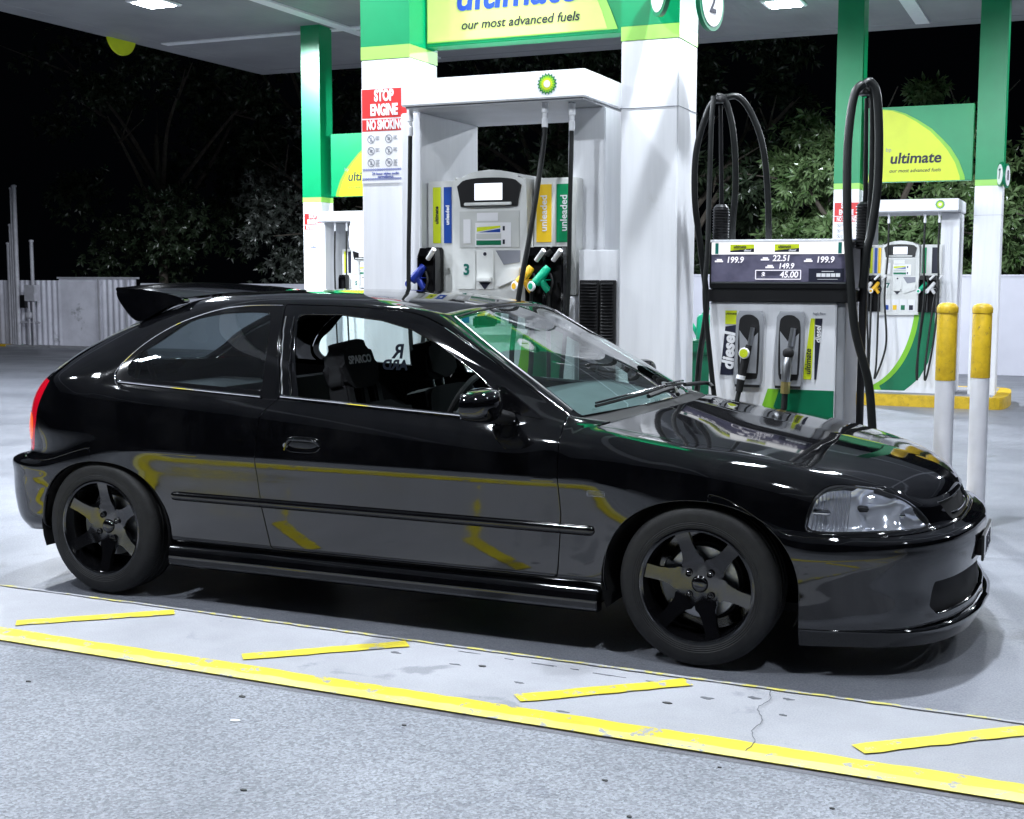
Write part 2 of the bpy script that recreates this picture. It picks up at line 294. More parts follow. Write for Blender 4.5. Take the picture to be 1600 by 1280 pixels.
ST += [hood(*a) for a in [
 ([(.92, .79, .215), (.92, .819, .262), (.92, .829, .40), (.92, .844, .54), (.92, .8558, .624), (.92, .8548, .641), (.92, .84, .715), (.915, .79, .785), (.90, .715, .812)], 1.06, .853),
 ([(1.15, .80, .2), (1.15, .83, .255), (1.15, .846, .40), (1.15, .855, .535), (1.15, .854, .59), (1.15, .849, .638), (1.15, .832, .705), (1.15, .77, .76), (1.15, .69, .777)], 1.28, .808),
 ([(1.40, .80, .16), (1.40, .83, .2), (1.40, .850, .38), (1.40, .856, .50), (1.40, .8535, .575), (1.40, .847, .62), (1.40, .825, .685), (1.40, .75, .735), (1.40, .675, .748)], 1.50, .772),
 ([(1.62, .81, .112), (1.62, .826, .165), (1.62, .837, .30), (1.62, .848, .44), (1.62, .843, .478), (1.62, .828, .505), (1.62, .80, .635), (1.62, .73, .697), (1.62, .655, .71)], 1.70, .735),
 ([(1.81, .765, .112), (1.83, .778, .165), (1.83, .790, .30), (1.83, .801, .43), (1.83, .794, .468), (1.82, .775, .495), (1.80, .745, .59), (1.79, .69, .648), (1.79, .625, .67)], 1.86, .70),
 ([(1.96, .665, .112), (1.99, .685, .165), (1.99, .69, .30), (1.99, .69, .43), (1.985, .685, .466), (1.95, .66, .49), (1.93, .635, .56), (1.925, .595, .607), (1.92, .56, .628)], 1.97, .665),
 ([(2.08, .49, .112), (2.105, .505, .165), (2.105, .51, .29), (2.11, .51, .425), (2.105, .505, .463), (2.055, .48, .488), (2.04, .465, .525), (2.03, .45, .56), (2.012, .43, .58)], 2.045, .63),
 ([(2.145, .27, .112), (2.17, .27, .165), (2.165, .27, .28), (2.175, .27, .42), (2.17, .27, .462), (2.115, .26, .487), (2.10, .25, .512), (2.09, .24, .55), (2.07, .23, .572)], 2.08, .602),
 ([(2.165, 0, .112), (2.19, 0, .165), (2.185, 0, .28), (2.20, 0, .42), (2.195, 0, .46), (2.13, 0, .487), (2.115, 0, .512), (2.11, 0, .555), (2.095, 0, .58)], 2.096, .5805)]]
CTRL = np.array(ST, float)            # (24 stations, 15 rows, 3)
NS, NR = CTRL.shape[:2]
def spline(P, breaks, counts):
    """non-uniform cubic through P (n,3) with optional tangent breaks at knots; counts[i] samples in span i"""
    n = len(P); t = np.concatenate([[0], np.cumsum(np.maximum(np.linalg.norm(np.diff(P, axis=0), axis=1), 1e-5)**.75)])
    s = np.diff(P, axis=0)/np.diff(t)[:, None]; tl = np.zeros_like(P); tr = np.zeros_like(P)
    for i in range(n):
        if i == 0: tl[i] = tr[i] = s[0]
        elif i == n-1: tl[i] = tr[i] = s[-1]
        elif i in breaks: tl[i] = s[i-1]; tr[i] = s[i]
        else:
            h0, h1 = t[i]-t[i-1], t[i+1]-t[i]; v = (s[i-1]*h1+s[i]*h0)/(h0+h1); tl[i] = tr[i] = v
    out = []; prm = []
    for i in range(n-1):
        h = t[i+1]-t[i]; u = np.arange(counts[i])/counts[i]; u = u[:, None]
        out.append((2*u**3-3*u**2+1)*P[i]+(u**3-2*u**2+u)*h*tr[i]+(-2*u**3+3*u**2)*P[i+1]+(u**3-u**2)*h*tl[i+1]); prm.append(i+u[:, 0])
    out.append(P[-1:]); prm.append(np.array([n-1.])); return np.concatenate(out), np.concatenate(prm)
cu_ = [max(3, int(np.ceil(np.linalg.norm(CTRL[i+1, 5]-CTRL[i, 5])/.017))) for i in range(NS-1)]
cv_ = [5, 10, 10, 18, 4, 9, 7, 7, 10, 10, 6, 7, 12, 10]
rows = []
for k in range(NR):
    br = () if k < 9 else (14, 15) if k < 12 else (11, 14, 15)
    q, UU = spline(CTRL[:, k], br, cu_); rows.append(q)
rows = np.array(rows)                 # rows, nu, 3
G = []
for i in range(rows.shape[1]):
    u = UU[i]; br = ((12,) if 10.9 < u < 14.02 else ())+((8,) if 6.6 < u < 14.02 else ())+((1, 4, 5) if 6.5 < u < 15.6 else ())
    q, VV = spline(rows[:, i], br, cv_); G.append(q)
G = np.array(G)                       # nu, nv, 3 (y = half width, positive)
G[..., 1] = np.maximum(G[..., 1], 0)
# lower door pressing: the undercut that mirrors the kerb strip, faded out towards both wheel arches
PZ = [.262, .29, .318, .346, .374, .402, .43, .458, .486, .514, .542, .57, .598, .626]; PW = [.8213, .8228, .8242, .8255, .8268, .8282, .8302, .8326, .8354, .8388, .8426, .8468, .8515, .8562]
def smooth_interp(z):
    z = np.clip(z, PZ[0], PZ[-1]); k = np.interp(z, PZ, np.arange(14.)); i = np.clip(k.astype(int), 1, 11); f = k-i; q = np.array(PW)
    return .5*(2*q[i]+(q[i+1]-q[i-1])*f+(2*q[i-1]-5*q[i]+4*q[i+1]-q[np.minimum(i+2, 13)])*f*f+(3*q[i]-q[i-1]-3*q[i+1]+q[np.minimum(i+2, 13)])*f**3)
xx_ = G[..., 0]; wt = np.clip((xx_+1.06)/.16, 0, 1)*np.clip((.98-xx_)/.14, 0, 1); wt = wt*wt*(3-2*wt)
ok = (G[..., 2] >= .2615) & (G[..., 2] <= .6262) & (np.broadcast_to(VV, G.shape[:2]) < 4.01)
G[..., 1] = np.where(ok, G[..., 1]*(1-wt)+smooth_interp(G[..., 2])*wt, G[..., 1])
GU, GV = np.meshgrid(UU, VV, indexing='ij')
du = np.gradient(G, axis=0); dv = np.gradient(G, axis=1)
Gm = G.copy()
NRM = np.cross(du, dv); ln = np.linalg.norm(NRM, axis=-1, keepdims=True); NRM = NRM/np.maximum(ln, 1e-12)
# orient outward: (here u runs to +x, v up, half width positive => want +y out)
flip = np.sign(np.sum(NRM*(G-np.array([0, 0, .55])), axis=-1)); NRM *= np.where(flip == 0, 1, flip)[..., None]
NRM[ln[..., 0] < 1e-10] = (0, 0, 1)
class Surf:
    """polygon soup on the body surface; A columns: x,y,z,nx,ny,nz,u,v"""
    def __init__(s, A, F): s.A, s.F = A, F
    def split(s, fn):
        A = s.A; val = fn(A[:, 0], A[:, 1], A[:, 2], A[:, 6], A[:, 7]); val = np.where(np.abs(val) < 1e-7, 1e-7, val)
        new = []; cache = {}; base = len(A); neg = []; pos = []; vl = val.tolist()
        for f in s.F:
            sg = [vl[i] < 0 for i in f]
            if all(sg): neg.append(f); continue
            if not any(sg): pos.append(f); continue
            a = []; b = []; n = len(f)
            for k in range(n):
                i, j = f[k], f[(k+1) % n]; (a if sg[k] else b).append(i)
                if sg[k] != sg[(k+1) % n]:
                    key = (i, j) if i < j else (j, i)
                    if key not in cache:
                        t = vl[key[0]]/(vl[key[0]]-vl[key[1]]); new.append(A[key[0]]*(1-t)+A[key[1]]*t); cache[key] = base+len(new)-1
                    a.append(cache[key]); b.append(cache[key])
            if len(a) > 2: neg.append(a)
            if len(b) > 2: pos.append(b)
        A2 = np.vstack([A, np.array(new)]) if new else A
        return Surf(A2, neg), Surf(A2, pos)
    def compact(s):
        used = sorted({i for f in s.F for i in f}); mp = {o: n for n, o in enumerate(used)}
        return Surf(s.A[used] if used else s.A[:0], [[mp[i] for i in f] for f in s.F])
    def offset(s, d): A = s.A.copy(); A[:, :3] += A[:, 3:6]*d; return Surf(A, s.F)
    def build(s, name, mat, parent, thick=.012, mirror=None, bev=.0018, both=False, cap=False):
        """mirror: None -> near side (y<0), 'far' -> y>0, 'both' -> one mesh across the centre"""
        c = s.compact(); P = c.A[:, :3]; Nn = c.A[:, 3:6]/np.maximum(np.linalg.norm(c.A[:, 3:6], axis=1, keepdims=True), 1e-9)
        V = P.tolist(); NV = Nn.tolist(); F = [list(f) for f in c.F]
        if thick:
            cnt = {}
            for f in c.F:
                for k in range(len(f)):
                    e = (f[k], f[(k+1) % len(f)]); cnt[e] = cnt.get(e, 0)+1
            bd = [e for e in cnt if (e[1], e[0]) not in cnt]
            bd = [e for e in bd if not (P[e[0]][1] < 1e-4 and P[e[1]][1] < 1e-4)]
            bv = {}; side = {}
            for a, b_ in bd:
                t = P[b_]-P[a]; n = Nn[a]; o = np.cross(t, n); l = np.linalg.norm(o)
                if l > 1e-9:
                    for q in (a, b_): side[q] = side.get(q, 0)+o/l
            for q, o in side.items():
                # which way is outward of the panel is settled below by testing both signs against the face centre
                bv[q] = o/max(np.linalg.norm(o), 1e-9)
            # determine sign
            sgn = 1
            if bd:
                a, b_ = bd[0]
                for f in c.F:
                    if a in f and b_ in f:
                        cen = np.mean([P[i] for i in f], axis=0); sgn = -1 if np.dot(bv[a], cen-P[a]) > 0 else 1; break
            i1 = {}; i2 = {}
            for q in bv:
                o = bv[q]*sgn; n = Nn[q]; nb = n*.7+o*.7
                i1[q] = len(V); V.append((P[q]+o*bev-n*bev*1.0).tolist()); NV.append(nb.tolist())
                i2[q] = len(V); V.append((P[q]+o*bev-n*thick).tolist()); NV.append(o.tolist())
            for a, b_ in bd:
                if a in i1 and b_ in i1:
                    F.append([b_, a, i1[a], i1[b_]]); F.append([i1[b_], i1[a], i2[a], i2[b_]])
            if cap:      # closed underside
                base = len(V); V += (P-Nn*thick).tolist(); NV += (-Nn).tolist()
                F += [[base+i for i in f[::-1]] for f in c.F]
        V = np.array(V); NV = np.array(NV)
        if mirror == 'both':
            k = len(V); V2 = V*[1, -1, 1]; N2 = NV*[1, -1, 1]; F = [f for f in F]+[[i+k for i in f[::-1]] for f in F]; V = np.vstack([V2, V]); NV = np.vstack([N2, NV])
            F = F
        elif mirror is None:
            V = V*[1, -1, 1]; NV = NV*[1, -1, 1]
        me = bpy.data.meshes.new(name); me.from_pydata(V.tolist(), [], F); 
        # make winding agree with the stored normals
        me.update(); 
        for p in me.polygons: p.use_smooth = True
        bm = bmesh.new(); bm.from_mesh(me); bm.faces.ensure_lookup_table(); rev = []
        for fc in bm.faces:
            n = np.mean(NV[[v.index for v in fc.verts]], axis=0)
            if fc.normal.dot(Vector(n)) < 0: rev.append(fc)
        bmesh.ops.reverse_faces(bm, faces=rev); bm.to_mesh(me); bm.free()
        me.normals_split_custom_set_from_vertices([tuple(n) for n in NV])
        return link(me, name, mat, parent)
nu, nv = G.shape[:2]
A0 = np.concatenate([G.reshape(-1, 3), NRM.reshape(-1, 3), GU.reshape(-1, 1), GV.reshape(-1, 1)], axis=1)
# smooth normals near centre
A0[np.abs(A0[:, 1]) < 1e-5, 4] = 0
F0 = [[i*nv+j, (i+1)*nv+j, (i+1)*nv+j+1, i*nv+j+1] for i in range(nu-1) for j in range(nv-1)]
ar = []
for f in F0:      # drop collapsed faces at the nose/tail fans
    a, b_, c, d = A0[f, :3]
    if np.linalg.norm(np.cross(c-a, d-b_)) > 1e-8: ar.append(f)
S0 = Surf(A0, ar)
def itp(tab, q):
    t = np.array(tab); return np.interp(q, t[:, 0], t[:, 1])
def sdf(poly, X, Z):
    """signed distance to closed polygon, negative inside"""
    P = np.array(poly, float); Q = np.roll(P, -1, axis=0); px = np.stack([X, Z], -1); d = np.full(len(X), 1e9); ins = np.zeros(len(X), bool)
    for a, b_ in zip(P, Q):
        e = b_-a; w = px-a; t = np.clip((w@e)/max(e@e, 1e-12), 0, 1); d = np.minimum(d, np.linalg.norm(w-t[:, None]*e, axis=1))
        c1 = (a[1] <= Z) & (b_[1] > Z); c2 = (a[1] > Z) & (b_[1] <= Z); xs = a[0]+(Z-a[1])*(b_[0]-a[0])/(b_[1]-a[1] if b_[1] != a[1] else 1e-9)
        ins ^= (c1 | c2) & (X < xs)
    return np.where(ins, -d, d)
def rounded(pts, n=6):
    P = [Vector((p[0], p[1], 0)) for p in pts]; m = len(P); out = []
    for i in range(m):
        a, b_, c, d = P[i-1], P[i], P[(i+1) % m], P[(i+2) % m]
        for k in range(n):
            t = k/n; q = .5*((2*b_)+(c-a)*t+(2*a-5*b_+4*c-d)*t*t+(3*b_-a-3*c+d)*t*t*t); out.append((q.x, q.y))
    return out
WHX = (1.31, -1.31); TR = .283
car = empty('car', (0, 0, 0), 'glossy black three-door hatchback with roof spoiler and black six-spoke wheels parked at the kerb', 'car')
def arch(X, Y, Z, U, V):
    f = ((np.abs(X-1.312)/.352)**2.2+(np.maximum(Z-.28, 0)/.308)**2.2)**(1/2.2)-1
    r = ((np.abs(X+1.303)/.337)**2.2+(np.maximum(Z-.28, 0)/.293)**2.2)**(1/2.2)-1
    return np.where(Y < .45, 1, np.minimum(f, r))*.33
_, S = S0.split(arch)
# ---- glass areas of the greenhouse
DOORWIN = [(-.352, .876), (-.40, 1.0), (-.452, 1.19), (-.43, 1.203), (-.25, 1.205), (-.06, 1.185), (.08, 1.152), (.22, 1.092), (.40, .99), (.52, .905), (.555, .852), (.54, .828)]
QTRIM = rounded([(-1.262, .955), (-1.249, .918), (-1.19, .890), (-1.0, .876), (-.75, .863), (-.48, .848), (-.468, .93), (-.50, 1.08), (-.535, 1.215), (-.565, 1.240), (-.72, 1.242), (-.86, 1.228), (-1.014, 1.190), (-1.157, 1.115), (-1.235, 1.025)], 3)
QGLASS = rounded([(-1.212, .975), (-1.200, .938), (-1.155, .922), (-.98, .915), (-.75, .905), (-.55, .895), (-.525, .92), (-.545, 1.07), (-.575, 1.185), (-.605, 1.207), (-.72, 1.208), (-.86, 1.195), (-.98, 1.165), (-1.09, 1.085), (-1.175, 1.03)], 3)
gmask = lambda U, V: (V > 7.2) & (V < 11.6) & (U < 14)
def reg(poly, cond):
    def fn(X, Y, Z, U, V): return np.where(cond(X, Y, Z, U, V), sdf(poly, X, Z), .05)
    return fn
dw, S = S.split(reg(DOORWIN, lambda X, Y, Z, U, V: gmask(U, V)))
qt, S = S.split(reg(QTRIM, lambda X, Y, Z, U, V: gmask(U, V)))
qg, qf = qt.split(reg(QGLASS, lambda X, Y, Z, U, V: gmask(U, V)))
ws, S = S.split(lambda X, Y, Z, U, V: np.where((V > 11.8), np.maximum.reduce([11.12-U, U-14.02, 12.12-V])*.15, 1))
cowl, S = S.split(lambda X, Y, Z, U, V: np.where(V > 8.5, np.maximum.reduce([14.02-U, U-14.93, 11.2-V])*.1, 1))
# ---- door gaps
DG = [(.2, -.44), (.27, -.462), (.44, -.50), (.61, -.51), (.80, -.50), (.835, -.47), (.87, -.43), (1.0, -.468), (1.3, -.545)]
def doorfn(X, Y, Z, U, V):
    xr = itp(DG, Z); xf = itp([(.2, .772), (.3, .785), (.5, .80), (.7, .79), (.83, .782)], Z)
    return np.maximum.reduce([xr-X, X-xf, .262-Z, (V-10.72)*.05])
def take(S, fn): return S.split(fn)
def panel(S, fn, g=.0025, cond=None):
    """cut a panel out along fn = 0 leaving a shut line 2g wide"""
    c = (lambda a, v: np.where(cond(a), v, 1)) if cond else (lambda a, v: v)
    inn, rest = S.split(lambda *a: c(a, fn(*a)+g)); _, rest = rest.split(lambda *a: c(a, fn(*a)-g)); return inn, rest
door, S = panel(S, doorfn, .0036)
# ---- hood
def hoodfn(X, Y, Z, U, V): return np.maximum(14.95-U, 8.0-V)*.05
hoodp, S = panel(S, hoodfn, .003)
# ---- bumpers
seam = lambda X, Y, Z, U, V: (V-itp([(16.5, 4.6), (18, 4.55), (19, 4.75), (23, 4.9)], U))*.03
def fb(X, Y, Z, U, V): return np.maximum(1.35-X, seam(X, Y, Z, U, V))
fbump, S = panel(S, fb, .0022, lambda a: a[0] > 1.3)
def rb(X, Y, Z, U, V): return np.maximum(X+1.35, (V-4.75)*.03)
rbump, S = panel(S, rb, .0022, lambda a: a[0] < -1.3)
# ---- tailgate
def tg(X, Y, Z, U, V):
    a = np.maximum(12.08-V, U-6.65)*.05; b_ = np.maximum.reduce([U-2.15, 4.8-V])*.05; return np.minimum(a, b_)
tailg, S = panel(S, tg, .0025, lambda a: a[0] < -.9)
def rw(X, Y, Z, U, V): return np.maximum.reduce([12.35-V, U-6.35, 2.9-U])*.05
rglass, tailg = take(tailg, rw)
# ---- tail lamps
def tl(X, Y, Z, U, V):
    lim = itp([(.56, -1.75), (.60, -1.730), (.69, -1.70), (.777, -1.690), (.835, -1.662), (.90, -1.628)], Z)
    return np.where((U > 1.5) & (U < 5.6) & (V > 4.5), np.maximum.reduce([X-lim, .40-Y, .585-Z, Z-.90]), .05)
tlamp, S = panel(S, tl, .0015); tback, _ = S0.split(lambda *a: tl(*a)-.035)
# ---- headlamps: outline given in the plane x' = x + kx*(y-.68), z' = z + kz*(y-.68) seen along the corner's own diagonal
HSC = np.array([.13, .06])
HL = np.array(rounded([(18.277, 5.298), (18.394, 5.904), (18.547, 6.43), (18.796, 6.903), (19.279, 7.33), (19.715, 7.50), (20.265, 7.20), (20.688, 6.55), (20.94, 5.6), (20.86, 5.14), (20.213, 5.10), (19.471, 5.09), (18.85, 5.04), (18.33, 5.06)], 3))*HSC
def hl(X, Y, Z, U, V): return np.where((X > 1.5) & (V > 4.2) & (V < 9.5), sdf(HL, U*HSC[0], V*HSC[1]), .05)
hlamp, S = panel(S, hl, .0015)
_, hoodp = hoodp.split(lambda *a: hl(*a)-.0015); _, fbump = fbump.split(lambda *a: hl(*a)-.0015)
# ---- grille opening between the lamps, intake in the bumper
def gr(X, Y, Z, U, V): return np.where((X > 1.9) & (V > 5) & (V < 8.2), np.maximum.reduce([Y-.33-(Z-.52)*1.0, (5.12-V)*.02, (V-7.4)*.02]), .05)
gmesh, S = take(S, gr)
INT = [(-1, .200), (.56, .200), (.60, .235), (.575, .318), (-1, .328)]
def itk(X, Y, Z, U, V): return np.where((X > 1.9) & (V < 4.5), sdf(INT, Y, Z), .05)
imesh, fbump = take(fbump, itk)
# front lip is the lowest band of the bumper, parted by a seam
lipp, fbump = panel(fbump, lambda X, Y, Z, U, V: Z-.168, .0018)
# ---- fenders, then the remaining body side and roof
def fe(X, Y, Z, U, V): return np.maximum(.70-X, (V-8.0)*.05)
fend, S = take(S, fe)
sc, S = take(S, lambda X, Y, Z, U, V: np.where((X > .5), (7.99-V)*.05, 1))   # scuttle corner by the pillar foot stays with the body
body = Surf(S.A, S.F)
# build panels -----------------------------------------------------------
PB = 'black_paint'
body.build('body', PB, car, mirror='both'); sc.build('scuttle_panel', PB, car, mirror='both')
fbump.build('front_bumper', PB, car, mirror='both', thick=.02)
lA = lipp.A.copy(); lA[:, :3] += lA[:, 3:6]*(.003+.026*np.clip((lA[:, 0]-1.72)/.35, 0, 1)**1.5)[:, None]
lipo = Surf(lA, lipp.F).build('front_lip', PB, car, mirror='both', thick=.025, cap=True)
rbump.build('rear_bumper', PB, car, mirror='both', thick=.02)
hoodo = hoodp.build('hood', PB, car, mirror='both')
tgo = tailg.build('tailgate', PB, car, mirror='both'); rglass.offset(-.003).build('rear_window', 'tinted_glass', tgo, mirror='both', thick=0)
cowl.offset(-.004).build('cowl', 'matte_black', car, mirror='both', thick=0)
wso = ws.offset(-.002).build('windscreen', 'car_glass', car, mirror='both', thick=0)
def belt_strip(x0, x1, far, zf, name, mat, parent, r=.006, rows=8.0):
    """moulding following the body surface at row v"""
    P = []
    j = int(np.argmin(abs(VV-rows)))
    for i in range(nu):
        x, y, z = G[i, j]
        if x0 <= x <= x1: P.append((x, (y+.006)*(1 if far else -1), z+zf))
    return MB().tube(P[::2]+[P[-1]], r, 8).build(name, mat, parent)
for far in (False, True):
    mr = 'far' if far else None
    fend.build('fender', PB, car, mirror=mr)
    d = door.build('door', PB, car, mirror=mr)
    if far: dw.offset(-.008).build('door_window', 'car_glass', d, mirror=mr, thick=0)      # the near window is wound down
    belt_strip(-.42, .60, far, .016, 'belt_moulding', 'chrome', d, .0055)
    q = qf.offset(.001).build('quarter_window', 'gloss_black', car, mirror=mr, thick=.01); qg.offset(-.003).build('pane', 'car_glass', q, mirror=mr, thick=0)
    belt_strip(-1.24, -.50, far, .006, 'window_moulding', 'chrome', q, .0045)
    # rear side window bright edge over the top
    pts = []
    for (x, z) in [(-.54, 1.236), (-.72, 1.232), (-.86, 1.212), (-1.02, 1.16), (-1.14, 1.09), (-1.225, 1.012), (-1.266, .945), (-1.25, .905), (-1.235, .898)]:
        k = np.argmin((G[..., 0]-x)**2+(G[..., 2]-z)**2+100*(G[..., 1] < .4)); y = G.reshape(-1, 3)[k][1]; pts.append((x, (y+.003)*(1 if far else -1), z))
    MB().tube(crv(pts, 5), .003, 6).build('window_edge', 'chrome', q)
    t = tlamp.build('tail_light', 'red_lens', car, mirror=mr, thick=.015); tback.offset(-.020).build('lamp_back', 'matte_black', t, mirror=mr, thick=0)
    # amber indicator inside the lamp
    amb, _ = tlamp.split(lambda X, Y, Z, U, V: np.maximum(((Z-.69)/.06)**2+((X+1.78)/.055)**2-1, 1.8-U)*.05)
    amb.offset(.0015).build('indicator', 'amber_lens', t, mirror=mr, thick=.004)
# moulding along doors (surface band pushed outwards)
def band(X, Y, Z, U, V):
    r = .018; zc = .447; xx = np.clip(X, -.925, .912); return np.sqrt((X-xx)**2+(Z-zc)**2)-r
mb, _ = S0.split(lambda *a: np.where(a[1] > .7, band(*a), 1)); mbA, mbB = panel(mb, doorfn, .003)
for far in (False, True):
    mbC, mbD = mbB.split(lambda X, Y, Z, U, V: X)
    for q in (mbA, mbC, mbD):
        q = Surf(q.A.copy(), q.F); t_ = np.clip((q.A[:, 2]-.447)/.018, -1, 1); xx = np.clip(q.A[:, 0], -.925, .912); rr = np.clip(np.hypot(q.A[:, 0]-xx, q.A[:, 2]-.447)/.018, 0, 1); hh = np.sqrt(1-rr**2*.96)
        q.A[:, :3] += q.A[:, 3:6]*(.003+.010*hh)[:, None]; q.A[:, 3:6] = q.A[:, 3:6]*(hh+.25)[:, None]+np.stack([(q.A[:, 0]-xx)/.018, 0*t_, t_], -1)*.8
        q.build('side_moulding', 'gloss_black', car, mirror='far' if far else None, thick=.012, bev=.003)
# dark shell behind the shut lines (and the cabin's inner sides)
_, sh = S0.split(lambda *a: arch(*a)-.012)
sh, _ = sh.split(lambda X, Y, Z, U, V: np.where(U < 15.2, (V-7.85)*.05, (V-16)*.05)); _, sh = sh.split(hl)
sh.offset(-.022).build('inner_shell', 'matte_black', car, mirror='both', thick=0)
gmesh.offset(-.018).build('grille', 'matte_black', car, mirror='both', thick=0); imesh.offset(-.019).build('lower_grille', 'matte_black', car, mirror='both', thick=0)

def on_surface(x, z, cond=lambda g: g[..., 1] > .4):
    d = (G[..., 0]-x)**2+(G[..., 2]-z)**2+100*(~cond(G)); k = int(np.argmin(d)); return G.reshape(-1, 3)[k]
jw = int(np.argmin(abs(VV-12.06))); i0 = int(np.searchsorted(UU, 11.08)); i1 = int(np.searchsorted(UU, 13.98)); jh = len(VV)-1
for s_ in (-1, 1):
    pts = [(G[i, jw, 0], s_*(G[i, jw, 1]+.001), G[i, jw, 2]+.002) for i in range(i0, i1, 2)]; MB().tube(crv(pts, 2), .0035, 6).build('screen_edge', 'steel', wso)
MB().tube([(G[i0, j, 0], G[i0, j, 1]*s_, G[i0, j, 2]+.001) for s_, js in ((-1, range(jw, jh)), (1, range(jh, jw-1, -1))) for j in js][::2], .003, 6).build('screen_edge', 'black_trim', wso)
for s_ in (-1, 1):
    for off, mt, r in ((.012, 'steel', .0028), (.052, 'rim_black', .005)):
        pts = []
        for z in np.linspace(.885, 1.19, 12):
            x = float(itp(DG, z))+off; g_ = on_surface(x, z); pts.append((x, s_*(g_[1]+.002), z))
        MB().tube(crv(pts, 3), r, 6).build('pillar_strip', mt, car)

for s_ in (-1, 1):
    for vv, r in ((12.03, .0032), (11.3, .0026)):
        j_ = int(np.argmin(abs(VV-vv))); ia, ib = int(np.searchsorted(UU, 3.2)), int(np.searchsorted(UU, 6.15))
        MB().tube(crv([(G[i, j_, 0], s_*(G[i, j_, 1]+.001), G[i, j_, 2]+.003) for i in range(ia, ib, 2)], 2), r, 6).build('hatch_edge', 'steel', tgo)
# ---------------------------------------------------------------- skirts, sills, arches, floor
for sgn in (-1, 1):
    MB().prism([(sgn*.79, .150), (sgn*.832, .150), (sgn*.847, .160), (sgn*.850, .185), (sgn*.846, .222), (sgn*.833, .236), (sgn*.80, .240)], 0, -.953, .945, .003).build('side_skirt', 'black_paint', car)
    for cx, rx in ((1.312, .356), (-1.303, .341)):
        b = MB(); n = 26
        for k in range(n+1):
            a = math.pi*k/n-.0; pass
        ring = []
        for k in range(n+1):
            a = -.35+(math.pi+.7)*k/n; ring.append((cx+rx*math.cos(a), .28+(.312 if rx > .35 else .297)*math.sin(a)))
        va = [b.bm.verts.new((x, sgn*.835, z)) for x, z in ring]; vb = [b.bm.verts.new((x, sgn*.50, z)) for x, z in ring]
        for k in range(n): b.bm.faces.new((va[k], va[k+1], vb[k+1], vb[k]))
        b.bm.faces.new(vb); b.build('wheel_arch_liner', 'matte_black', car)
MB().box((-1.55, -.60, .17), (1.75, .60, .20)).box((-.95, -.79, .16), (.92, .79, .30)).build('floor_pan', 'matte_black', car, smooth=False)
